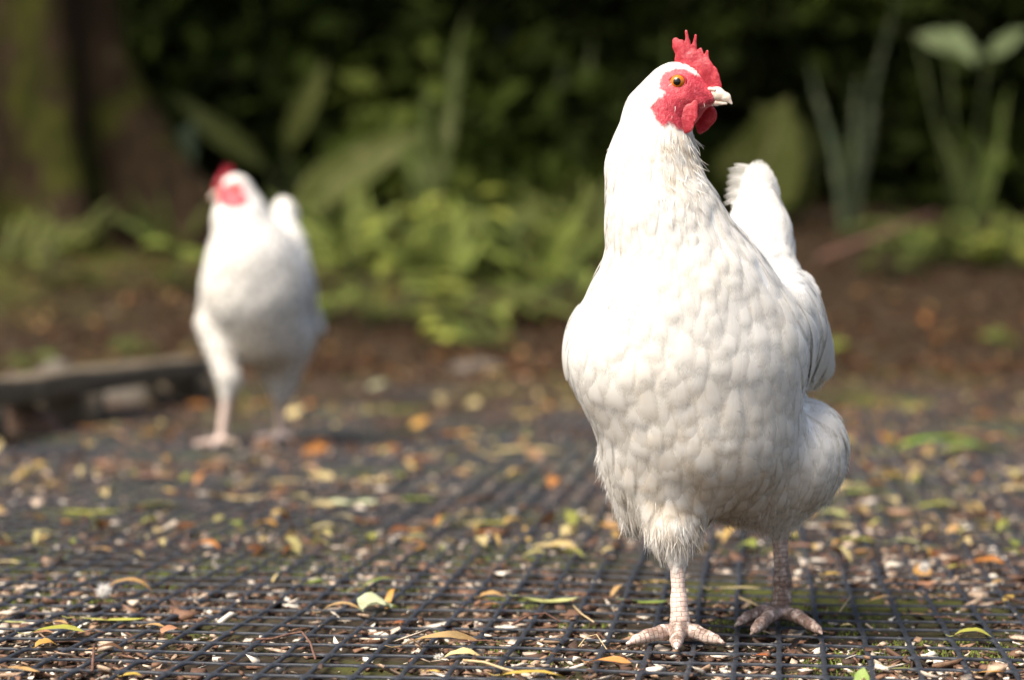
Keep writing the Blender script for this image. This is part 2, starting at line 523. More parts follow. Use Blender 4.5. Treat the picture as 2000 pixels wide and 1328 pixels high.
def surface_nets(fn, lo, hi, h, B=8):
    lo = np.asarray(lo, float)
    nb = np.ceil((np.asarray(hi) - lo) / (h * B)).astype(int)
    n = nb * B + 1
    ci = np.stack(np.meshgrid(*[np.arange(k) for k in nb], indexing='ij'), -1).reshape(-1, 3)
    cc = lo + (ci * B + B / 2) * h
    cd = fn(cc)
    D = np.repeat(np.repeat(np.repeat(np.where(cd < 0, -1.0, 1.0).reshape(nb), B, 0), B, 1), B, 2)
    D = np.pad(D, ((0, 1),) * 3, mode='edge').astype(np.float32)
    act = ci[np.abs(cd) < B * h * 0.87 * 1.6]
    o = np.stack(np.meshgrid(*[np.arange(B + 1)] * 3, indexing='ij'), -1).reshape(-1, 3)
    for s in range(0, len(act), 200):
        idx = (act[s:s + 200, None, :] * B + o[None]).reshape(-1, 3)
        D[idx[:, 0], idx[:, 1], idx[:, 2]] = fn(lo + idx * h)
    S = D < 0
    cnt = np.zeros(tuple(n - 1), np.int8)
    for c in range(8):
        dx, dy, dz = c & 1, (c >> 1) & 1, (c >> 2) & 1
        cnt += S[dx:n[0] - 1 + dx, dy:n[1] - 1 + dy, dz:n[2] - 1 + dz]
    cells = np.argwhere((cnt > 0) & (cnt < 8))
    vid = np.full(tuple(n - 1), -1, np.int32)
    vid[cells[:, 0], cells[:, 1], cells[:, 2]] = np.arange(len(cells))
    acc = np.zeros((len(cells), 3)); wt = np.zeros(len(cells))
    for ax in range(3):
        e = np.zeros(3, int); e[ax] = 1
        oth = [i for i in range(3) if i != ax]
        for c in range(4):
            off = np.zeros(3, int); off[oth[0]] = c & 1; off[oth[1]] = c >> 1
            a = cells + off; b = a + e
            da = D[a[:, 0], a[:, 1], a[:, 2]]; db = D[b[:, 0], b[:, 1], b[:, 2]]
            m = (da < 0) != (db < 0)
            t = np.where(m, da / np.where(m, da - db, 1), 0)
            acc += np.where(m[:, None], off + e * t[:, None], 0); wt += m
    V = lo + (cells + acc / wt[:, None]) * h
    F = []
    for ax in range(3):
        e = np.zeros(3, int); e[ax] = 1
        u = np.zeros(3, int); u[(ax + 1) % 3] = 1
        w = np.zeros(3, int); w[(ax + 2) % 3] = 1
        sl0 = [slice(1, k - 1) for k in n]
        A = S[1:-1, 1:-1, 1:-1]
        Bm = S[tuple(slice(1 + e[i], n[i] - 1 + e[i]) for i in range(3))]
        ed = np.argwhere(A != Bm) + 1
        if not len(ed):
            continue
        q = [vid[tuple((ed - a_).T)] for a_ in (u + w, w, np.zeros(3, int), u)]
        q = np.stack(q, 1)
        flip = ~S[tuple(ed.T)]
        q[flip] = q[flip][:, ::-1]
        F.append(q[(q >= 0).all(1)])
    F = np.concatenate(F)
    for _ in range(2):
        V = V - grad(fn, V) * fn(V)[:, None] * 0.9
    return V, F

def region_weights(prims, p, k=0.006):
    D = np.stack([pr.d(p) for pr in prims], 1)
    D = D - D.min(1, keepdims=True)
    W = np.exp(-D / k)
    return W / W.sum(1, keepdims=True)

def poisson(V, F, radius_fn, n, seed):
    r = np.random.default_rng(seed)
    a, b, c, d = V[F[:, 0]], V[F[:, 1]], V[F[:, 2]], V[F[:, 3]]
    ar = np.linalg.norm(np.cross(c - a, d - b), axis=1) * 0.5
    f = r.choice(len(F), n, p=ar / ar.sum())
    u, v = r.random((n, 1)), r.random((n, 1))
    pts = (a[f] * (1 - u) + b[f] * u) * (1 - v) + (d[f] * (1 - u) + c[f] * u) * v
    rad = radius_fn(pts)
    cs = 0.006
    g = {}
    keep = []
    keys = np.floor(pts / cs).astype(int)
    for i in range(n):
        R = rad[i]
        if R <= 0:
            continue
        m = int(R / cs) + 1
        kx, ky, kz = keys[i]
        p = pts[i]
        ok = True
        for x in range(kx - m, kx + m + 1):
            for y in range(ky - m, ky + m + 1):
                for z in range(kz - m, kz + m + 1):
                    for j in g.get((x, y, z), ()):
                        q = pts[j]
                        if (p[0] - q[0]) ** 2 + (p[1] - q[1]) ** 2 + (p[2] - q[2]) ** 2 < R * R:
                            ok = False
                            break
                    if not ok: break
                if not ok: break
            if not ok: break
        if ok:
            keep.append(i)
            g.setdefault((kx, ky, kz), []).append(i)
    return pts[keep]

# feather template: u along the shaft, v across
def feather_template(nu, nv, pointed):
    u = np.linspace(0, 1, nu)
    v = np.linspace(-1, 1, nv)
    U, Vv = np.meshgrid(u, v, indexing='ij')
    if pointed:
        prof = np.sin(np.pi * np.clip(U * 0.93 + 0.10, 0, 1)) ** 0.7
    else:
        prof = np.minimum(1.0, (0.30 + 1.6 * U)) * np.sqrt(np.maximum(0, 1 - (np.maximum(U - 0.52, 0) / 0.485) ** 2))
    idx = np.arange(nu * nv).reshape(nu, nv)
    q = np.stack([idx[:-1, :-1], idx[:-1, 1:], idx[1:, 1:], idx[1:, :-1]], -1).reshape(-1, 4)
    return U.ravel(), Vv.ravel(), prof.ravel(), q

def lay_feathers(fn, roots, dirs, L, W, lift, base_h, pointed, seed, nu=7, nv=5, cup=0.05):
    """feathers laid on the surface fn=0 like shingles; returns verts, quads, attribute arrays"""
    r = np.random.default_rng(seed)
    U, Vv, prof, q = feather_template(nu, nv, pointed)
    N, m = len(roots), len(U)
    n = grad(fn, roots)
    t = nrm(dirs - n * (dirs * n).sum(1, keepdims=True))
    b = np.cross(n, t)
    pos = roots[:, None, :].repeat(m, 1).astype(float)
    x = (Vv * prof)[None, :, None] * (W * 0.5)[:, None, None]
    y = U[None, :, None] * L[:, None, None]
    # march along the surface in a few steps so long feathers follow the body
    pos = pos + b[:, None, :] * x + t[:, None, :] * y
    flat = pos.reshape(-1, 3)
    hgt = (base_h[:, None] + lift[:, None] * (0.50 * U[None, :] + 0.22 * np.sin(np.pi * U[None, :] ** 1.25)) - cup * W[:, None] * (Vv * prof)[None, :] ** 2 * (0.3 + U)[None, :]).reshape(-1)
    hgt = np.maximum(hgt, 0.0002)
    for _ in range(3):
        d = fn(flat)
        g = grad(fn, flat)
        step = np.clip(hgt - d, -0.012, 0.012)
        flat = flat + g * step[:, None]
    faces = (q[None] + (np.arange(N) * m)[:, None, None]).reshape(-1, 4)
    uv = np.stack([np.tile(U, N), np.tile(Vv * 0.5 + 0.5, N)], 1)
    rnd = np.repeat(r.random(N), m)
    return flat, faces, uv, rnd

class Bag:
    def __init__(self):
        self.v, self.f, self.uv, self.at, self.n = [], [], [], {}, 0
    def add(self, v, f, uv, **at):
        self.v.append(v); self.f.append(np.asarray(f) + self.n); self.uv.append(uv); self.n += len(v)
        for k, a in at.items():
            self.at.setdefault(k, []).append(a)
    def make(self, name, mat, parent=None):
        return mk(name, np.concatenate(self.v), np.concatenate(self.f), mat, parent,
                  attrs={k: np.concatenate(a) for k, a in self.at.items()}, uv=np.concatenate(self.uv))

def strands(roots, dirs, normals, L, width, seed, bend=0.5, nseg=4, spread=0.35, lay=0.16):
    """thin tapered ribbons: down and bristles"""
    r = np.random.default_rng(seed)
    N = len(roots)
    d = nrm(dirs + r.normal(0, spread, (N, 3)))
    side = nrm(np.cross(d, r.normal(0, 1, (N, 3))))
    curl = nrm(r.normal(0, 1, (N, 3)) * 0.7 + dirs * 0.6 - normals * 0.3)
    s = np.linspace(0, 1, nseg + 1)
    P_ = roots[:, None] + (d + normals * (lay if np.isscalar(lay) else lay[:, None]))[:, None] * (s[None, :, None] * L[:, None, None]) + curl[:, None] * (bend * L[:, None, None] * (s ** 2)[None, :, None])
    w = (width[:, None] * (1 - 0.85 * s ** 1.5)[None])[:, :, None] * side[:, None] * 0.5
    V = np.stack([P_ - w, P_ + w], 2).reshape(-1, 3)
    m = 2 * (nseg + 1)
    q = np.array([[2 * i, 2 * i + 1, 2 * i + 3, 2 * i + 2] for i in range(nseg)])
    F = (q[None] + (np.arange(N) * m)[:, None, None]).reshape(-1, 4)
    uv = np.zeros((len(V), 2)); uv[:, 1] = 0.5
    return V, F, uv

def poly_dist(poly, p):
    """signed distance to a polygon (negative inside)"""
    poly = np.asarray(poly, float)
    d = np.full(len(p), 1e9); inside = np.zeros(len(p), bool)
    for i in range(len(poly)):
        a, b = poly[i], poly[(i + 1) % len(poly)]
        e = b - a
        w = p - a
        t = np.clip((w @ e) / (e @ e), 0, 1)
        d = np.minimum(d, ((w - e * t[:, None]) ** 2).sum(1))
        c = ((a[1] > p[:, 1]) != (b[1] > p[:, 1])) & (p[:, 0] < (b[0] - a[0]) * (p[:, 1] - a[1]) / (b[1] - a[1] + 1e-12) + a[0])
        inside ^= c
    d = np.sqrt(d)
    return np.where(inside, -d, d)

# ------------------------------------------------------------------ ground, bank, mesh, litter
SOIL = -0.0085

def terrain(x, y):
    x, y = np.asarray(x, float), np.asarray(y, float)
    t = np.clip((y - 6.6) / 3.6, 0, 1)
    bank = 0.47 * t * t * (3 - 2 * t) + 0.30 * np.clip(y - 9.9, 0, 16) + 0.04 * np.clip(y - 26, 0, 100)
    p = np.stack([x * 0.9, y * 0.9], -1)
    rough = (fbm(p, 3, 11) - 0.5) * 0.30 * np.clip((y - 6.4) / 3.0, 0, 1)
    left = 0.14 * np.clip((-x - .4) / 1.6, 0, 1) * np.clip((y - 6.2) / 2.2, 0, 1)
    fine = (fbm(np.stack([x * 14, y * 14], -1), 3, 4) - 0.5) * 0.004
    silt = 0.0090 * np.clip((y - 2.6) / 2.5, 0, 1) + 0.004 * (fbm(np.stack([x * 2.2, y * 2.2], -1), 3, 17) - .5) * np.clip((y - 2.4) / 1.5, 0, 1)
    return SOIL + silt + bank + rough + left + fine

def build_ground():
    ys = np.concatenate([np.array([-40, -12, -4, -1, 0.4]), np.linspace(1.0, 3.0, 100), np.linspace(3.04, 7, 90), np.linspace(7.08, 13, 80), np.linspace(13.3, 30, 40), np.array([36, 45, 60, 90])])
    g = np.linspace(-1, 1, 121)
    xs = np.sign(g) * (np.abs(g) * 2.6 + 60 * np.abs(g) ** 7)
    X, Y = np.meshgrid(xs, ys, indexing='ij')
    Z = terrain(X, Y)
    V = np.stack([X, Y, Z], -1).reshape(-1, 3)
    i = np.arange(V.shape[0]).reshape(X.shape)
    F = np.stack([i[:-1, :-1], i[1:, :-1], i[1:, 1:], i[:-1, 1:]], -1).reshape(-1, 4)
    o = mk('ground', V, F, M['ground'])
    o['kind'] = 'structure'

build_ground()

TH = math.atan(480.0 / FPX)
PW, PD = 0.1187 * CAM_H, 0.1187 * CAM_H * 1.36          # pitch of the mesh across and along
CR, SR = math.cos(TH), math.sin(TH)

def mesh_z(x, y):
    p = np.stack([x * 5.0, y * 5.0], -1)
    return (fbm(p, 2, 21) - 0.5) * 0.007 - 0.0012

def build_mesh():
    V, F, n0 = [], [], 0
    umax = 2.6
    us = np.arange(-90, 90)
    vs_ = np.arange(int(1.0 / PD), int(8.3 / PD))
    U, Vv = np.meshgrid(us, vs_, indexing='ij')
    U, Vv = U.ravel() * PW, Vv.ravel() * PD
    X, Y = U * CR + Vv * SR, -U * SR + Vv * CR
    half = (1000.0 / FPX) * Y * 1.08 + 0.06
    vis = (np.abs(X) < half) & (Y > 1.28) & (Y < 7.9)
    U, Vv, Y = U[vis], Vv[vis], Y[vis]
    def cellset(sel, m, dome):
        nonlocal n0
        u0, v0 = U[sel], Vv[sel]
        N = len(u0)
        if not N: return
        a = (np.arange(m) + .5) * 2 * np.pi / m
        ca, sa = np.cos(a), np.sin(a)
        k = 1.0 / np.maximum(np.abs(ca), np.abs(sa))
        outer = np.stack([np.clip(ca * k, -1, 1) * .5, np.clip(sa * k, -1, 1) * .5], 1)
        ex = 9.0
        sup = (np.abs(ca) ** ex + np.abs(sa) ** ex) ** (-1 / ex)
        hw, hd = .5 - .060, .5 - .031
        inner = np.stack([ca * sup * hw, sa * sup * hd], 1)
        mid = outer * .45 + inner * .55
        low = inner * np.array((1.012, 1.012))
        rings = [(outer, 0.0), (mid, -0.0001), (inner, -0.0009), (low, -0.0021)] if dome else [(outer, 0.0), (inner, -.0006), (low, -.0021)]
        pts = []
        for rg, z in rings:
            uu = u0[:, None] + rg[None, :, 0] * PW
            vv = v0[:, None] + rg[None, :, 1] * PD
            x, y = uu * CR + vv * SR, -uu * SR + vv * CR
            wob = (fbm(np.stack([x * 9, y * 9], -1), 2, 31) - .5) * .006
            pts.append(np.stack([x + wob, y + wob * .6, mesh_z(x, y) + z], -1))
        P_ = np.stack(pts, 1)                      # N, rings, m, 3
        R = len(rings)
        j = np.arange(m)
        q = []
        for r in range(R - 1):
            q.append(np.stack([r * m + j, r * m + (j + 1) % m, (r + 1) * m + (j + 1) % m, (r + 1) * m + j], 1))
        q = np.concatenate(q)
        F.append((q[None] + (np.arange(N) * R * m)[:, None, None]).reshape(-1, 4) + n0)
        V.append(P_.reshape(-1, 3))
        n0 += N * R * m
    cellset(Y < 2.6, 20, True)
    cellset((Y >= 2.6) & (Y < 4.6), 12, False)
    cellset(Y >= 4.6, 8, False)
    o = mk('plastic_mesh', np.concatenate(V), np.concatenate(F), M['mesh'])
    tag(o, 'black plastic grid mesh laid flat over the soil under the hens', 'ground mesh')

build_mesh()

def wedge(n, y0, y1, power, seed):
    r = np.random.default_rng(seed)
    t = r.random(n)
    if power == 1:
        y = y0 * (y1 / y0) ** t
    else:
        e = 1 - power
        y = (y0 ** e + (y1 ** e - y0 ** e) * t) ** (1 / e)
    x = (r.random(n) * 2 - 1) * ((1000.0 / FPX) * y * 1.06 + .04)
    return x, y

def build_chips():
    r = np.random.default_rng(12)
    xs, ys = wedge(60000, 1.30, 9.0, 1.0, 5)
    clump = fbm(np.stack([xs * 7, ys * 7], -1), 3, 41)
    k = r.random(len(xs)) < np.clip((clump - .31) * 3.2, .10, 1)
    xs, ys = xs[k], ys[k]
    N = len(xs)
    kind = r.random(N) + .26 * np.clip((ys - 1.8) / 2.2, 0, 1)
    tone = np.where(kind < .33, r.uniform(.62, 1.0, N), np.where(kind < .72, r.uniform(.2, .6, N), r.uniform(0, .3, N)))
    tone = tone * (1 - .25 * np.clip((ys - 2) / 2, 0, 1))
    size = r.lognormal(math.log(.0045), .5, N)
    size = np.clip(size * (1 + .10 * (ys - 1.5)), .0015, .016)
    dims = np.stack([size * r.uniform(.7, 1.6, N), size * r.uniform(.4, .9, N), size * r.uniform(.16, .45, N)], 1)
    long = r.random(N) < .16
    dims[long] *= np.array((2.2, .35, .7))
    base = np.array([(x, y, z) for z in (-.5, .5) for x, y in ((-.5, -.5), (.5, -.5), (.5, .5), (-.5, .5))])
    V = base[None] * r.uniform(.35, 1.3, (N, 8, 1)) * dims[:, None, :] + r.normal(0, .22, (N, 8, 3)) * dims[:, None, 2:3]
    a = r.uniform(0, 2 * np.pi, N); tx, ty = r.normal(0, .25, N), r.normal(0, .25, N)
    ca, sa = np.cos(a)[:, None], np.sin(a)[:, None]
    x = V[..., 0] * ca - V[..., 1] * sa
    y = V[..., 0] * sa + V[..., 1] * ca
    z = V[..., 2] + x * tx[:, None] + y * ty[:, None]
    top = r.random(N) < np.clip(.05 + .18 * (ys - 2.4), .05, .6)
    z0 = np.where(top, mesh_z(xs, ys) + .0006 + dims[:, 2] * .4, terrain(xs, ys) + dims[:, 2] * .35 + r.random(N) * .002)
    z0 = np.where(ys > 6.5, terrain(xs, ys) + .003, z0)
    V = np.stack([x + xs[:, None], y + ys[:, None], z + z0[:, None]], -1).reshape(-1, 3)
    q = np.array([(0, 3, 2, 1), (4, 5, 6, 7), (0, 1, 5, 4), (1, 2, 6, 5), (2, 3, 7, 6), (3, 0, 4, 7)])
    F = (q[None] + (np.arange(N) * 8)[:, None, None]).reshape(-1, 4)
    o = mk('litter', V, F, M['chips'], smooth=False, attrs=dict(tone=np.repeat(tone, 8)))
    tag(o, 'pale hulls and bark crumbs scattered under and on the mesh', 'litter', kind='stuff')

build_chips()

def build_moss():
    r = np.random.default_rng(14)
    xs, ys = wedge(60000, 1.30, 4.0, 1.5, 6)
    f = fbm(np.stack([xs * 8, ys * 8], -1), 3, 51)
    k = f > .56
    xs, ys, f = xs[k], ys[k], f[k]
    N = len(xs)
    h = r.uniform(.0015, .0042, N); w = r.uniform(.0008, .0018, N)
    a = r.uniform(0, 6.28, N)
    z = terrain(xs, ys)
    tri = []
    for j in range(3):
        b = a + j * 2.0944
        tri.append(np.stack([xs + np.cos(b) * w, ys + np.sin(b) * w, z - .0008], 1))
    tip = np.stack([xs + r.normal(0, .001, N), ys + r.normal(0, .001, N), z + h], 1)
    V = np.stack(tri + [tip], 1).reshape(-1, 3)
    q = np.array([(0, 1, 3), (1, 2, 3), (2, 0, 3)])
    F = (q[None] + (np.arange(N) * 4)[:, None, None]).reshape(-1, 3)
    o = mk('moss', V, F, M['moss'], smooth=False)
    tag(o, 'green moss growing in patches in the holes of the mesh', 'moss', kind='stuff')

build_moss()

def build_leaf_litter():
    """the carpet of old leaves on the bank and the far ground"""
    r = np.random.default_rng(33)
    n = 9000
    y = 5.6 * (12.5 / 5.6) ** r.random(n)
    x = (r.random(n) * 2 - 1) * (.2326 * y * 1.25 + .3)
    k = r.random(n) < np.clip((y - 5.0) / 2.2, .08, 1)
    x, y = x[k], y[k]
    n = len(x)
    L = r.uniform(.02, .055, n); w = L * r.uniform(.25, .6, n)
    a = r.uniform(0, 6.28, n)
    t = np.stack([np.cos(a), np.sin(a), r.normal(0, .3, n)], 1)
    b = np.stack([-np.sin(a), np.cos(a), r.normal(0, .3, n)], 1)
    c = np.stack([x, y, terrain(x, y) + .008], 1)
    up = np.array((0, 0, 1.0))
    h = (L * r.uniform(-.1, .3, n))[:, None]
    V = np.stack([c - t * L[:, None] * .5, c - b * w[:, None] * .5 + up * h, c + t * L[:, None] * .5, c + b * w[:, None] * .5 + up * h], 1).reshape(-1, 3)
    F = np.array([(0, 1, 2), (0, 2, 3)])
    F = (F[None] + (np.arange(n) * 4)[:, None, None]).reshape(-1, 3)
    tone = np.clip(r.beta(1.1, 2.6, n), 0, 1)
    o = mk('leaf_litter', V, F, M['old_leaves'], smooth=False, attrs=dict(tone=np.repeat(tone, 4)))
    tag(o, 'carpet of old brown leaves on the soil bank behind the hens', 'leaf litter', kind='stuff')

build_leaf_litter()

def build_leaf_bits():
    """small leaves and torn leaf pieces lying all over the mesh"""
    r = np.random.default_rng(35)
    x, y = wedge(2100, 2.1, 8.5, 1.1, 37)
    d = fbm(np.stack([x * 3, y * 3], -1), 3, 81)
    k = (r.random(len(x)) < np.clip((d - .3) * 3, .1, 1)) & ~((np.abs(x - .17) < .16) & (y < 1.95))
    x, y = x[k], y[k]
    n = len(x)
    L = r.uniform(.012, .038, n); w = L * r.uniform(.14, .42, n)
    a = r.uniform(0, 6.28, n)
    t = np.stack([np.cos(a), np.sin(a), r.normal(0, .22, n)], 1)
    b = np.stack([-np.sin(a), np.cos(a), r.normal(0, .25, n)], 1)
    z = np.maximum(mesh_z(x, y), terrain(x, y)) + .002
    c = np.stack([x, y, z], 1)
    up = np.array((0, 0, 1.0))
    V = []
    curl = (L * r.uniform(-.1, .35, n))[:, None]
    for u in (-.5, -.2, .15, .5):
        wd = (w * (1 - (2 * u) ** 2) ** .6)[:, None] * .5
        m = c + t * L[:, None] * u + up * curl * (1 - (2 * u) ** 2)
        V += [m - b * wd + up * wd * .3, m + b * wd + up * wd * .3]
    V = np.stack(V, 1).reshape(-1, 3)
    q = np.array([(0, 1, 3, 2), (2, 3, 5, 4), (4, 5, 7, 6)])
    F = (q[None] + (np.arange(n) * 8)[:, None, None]).reshape(-1, 4)
    tone = np.where(r.random(n) < .5, r.uniform(.5, .95, n), r.random(n))
    o = mk('leaf_scraps', V, F, M['leaf_bits'], attrs=dict(tone=np.repeat(tone, 8)))
    tag(o, 'small yellow, orange and brown leaf scraps strewn over the mesh', 'leaf litter', kind='stuff')

build_leaf_bits()

# ------------------------------------------------------------------ leaves
def leaf_mesh(name, L, W, curl=0.0, twist=0.0, fold=0.15, wave=0.0, shape='lance', nu=11, nv=5, seed=0, arch=0.0):
    """a leaf along +X, centred, lying in XY; curl bends it along its length, arch lifts its middle"""
    r = np.random.default_rng(seed)
    u = np.linspace(0, 1, nu)
    v = np.linspace(-1, 1, nv)
    if shape == 'lance':
        prof = np.sin(np.pi * u ** 0.85) ** 0.85
    elif shape == 'round':
        prof = np.sqrt(np.maximum(0, 1 - (2 * u - 1) ** 2)) * (1 + .15 * (1 - u))
    elif shape == 'heart':
        prof = np.sin(np.pi * np.clip(u, 0, 1) ** 0.55) ** 0.8
    else:                                                    # blade
        prof = np.minimum(1, .45 + u * 1.3) * np.clip((1 - u) * 2.2, 0, 1) ** .6
    jag = 1 + .10 * (r.random((nu, 2)) - .5) * 2
    # bend the midrib
    ds = L / (nu - 1)
    ang = np.linspace(-.5, .5, nu) * curl
    x = np.concatenate([[0], np.cumsum(np.cos((ang[1:] + ang[:-1]) / 2) * ds)])
    z = -np.concatenate([[0], np.cumsum(np.sin((ang[1:] + ang[:-1]) / 2) * ds)])
    x = x - x.mean(); z = z - z[0]
    z = z + arch * np.sin(np.pi * u)
    sway = wave * L * np.sin(u * 5.2 + r.random() * 6) * u
    V = np.empty((nu, nv, 3)); UV = np.empty((nu, nv, 2))
    for i in range(nu):
        for j in range(nv):
            hw = W * .5 * prof[i] * (jag[i, 0] if v[j] < 0 else jag[i, 1])
            s = v[j] * hw
            lift = abs(v[j]) * hw * fold + wave * W * .5 * math.sin(u[i] * 13 + j * 1.3)* abs(v[j])
            a = twist * (u[i] - .3)
            cy, sy = math.cos(a), math.sin(a)
            V[i, j] = (x[i] + math.sin(ang[i]) * lift * .5, s * cy - lift * sy + sway[i], z[i] + s * sy + lift * cy)
            UV[i, j] = (u[i], v[j] * .5 + .5)
    V[..., 2] -= V[..., 2].min()
    idx = np.arange(nu * nv).reshape(nu, nv)
    q = np.stack([idx[:-1, :-1], idx[1:, :-1], idx[1:, 1:], idx[:-1, 1:]], -1).reshape(-1, 4)
    # stalk
    st = V[0, nv // 2]
    rr = max(.0004, W * .02)
    sv = []
    for k, (dx, dz) in enumerate(((0, 0), (-L * .10, -.0005), (-L * .18, .001))):
        for a in (0, 2.09, 4.19):
            sv.append((st[0] + dx, st[1] + math.cos(a) * rr, st[2] + dz + math.sin(a) * rr + rr))
    n = nu * nv
    sq = [(n + 3 * k + a, n + 3 * k + (a + 1) % 3, n + 3 * k + 3 + (a + 1) % 3, n + 3 * k + 3 + a) for k in (0, 1) for a in range(3)]
    Va = np.concatenate([V.reshape(-1, 3), np.array(sv)])
    Ua = np.concatenate([UV.reshape(-1, 2), np.tile((.0, .5), (9, 1))])
    return mk(name, Va, [q, np.array(sq)], M['dead_leaf'], None, uv=Ua, link=False)

LC = dict(pale=(.42, .44, .17), white=(.60, .66, .42), green=(.20, .27, .045), lush=(.16, .30, .02), ygreen=(.38, .38, .06), olive=(.19, .19, .05),
          yellow=(.60, .40, .075), cream=(.66, .52, .25), tan=(.46, .27, .105), ochre=(.50, .25, .045), orange=(.52, .19, .035),
          rust=(.32, .085, .025), brown=(.15, .065, .032), pink=(.44, .21, .12))

def put_leaf(px, py, Lpx, wr, colr, curl, yaw, label, twist=0.0, shape='lance', arch=0.0, tilt=0.0, roll=0.0, wave=0.05, group='fallen leaves on the mesh', lift=0.0):
    g = ground_point(px, py)
    s = g[1] / FPX
    yr = math.radians(yaw)
    vis = math.hypot(math.cos(yr), .22 * math.sin(yr))
    L = Lpx * s / max(vis, .4)
    put_leaf.i += 1
    o = leaf_mesh('fallen_leaf', L, L * wr, curl, twist, .18, wave, shape, seed=put_leaf.i, arch=arch * L)
    z = float(mesh_z(g[0], g[1])) if g[1] < 7.8 else 0.0
    if g[1] > 6.5: z = max(z, float(terrain(g[0], g[1])))
    o.location = (g[0], g[1], z + .0008 + lift)
    o.rotation_euler = (math.radians(roll), math.radians(tilt), yr)
    c = np.array(LC[colr]) * random.uniform(.88, 1.12)
    o.color = (*c, 1)
    col.objects.link(o)
    tag(o, label, 'leaf', group)
    return o
put_leaf.i = 0

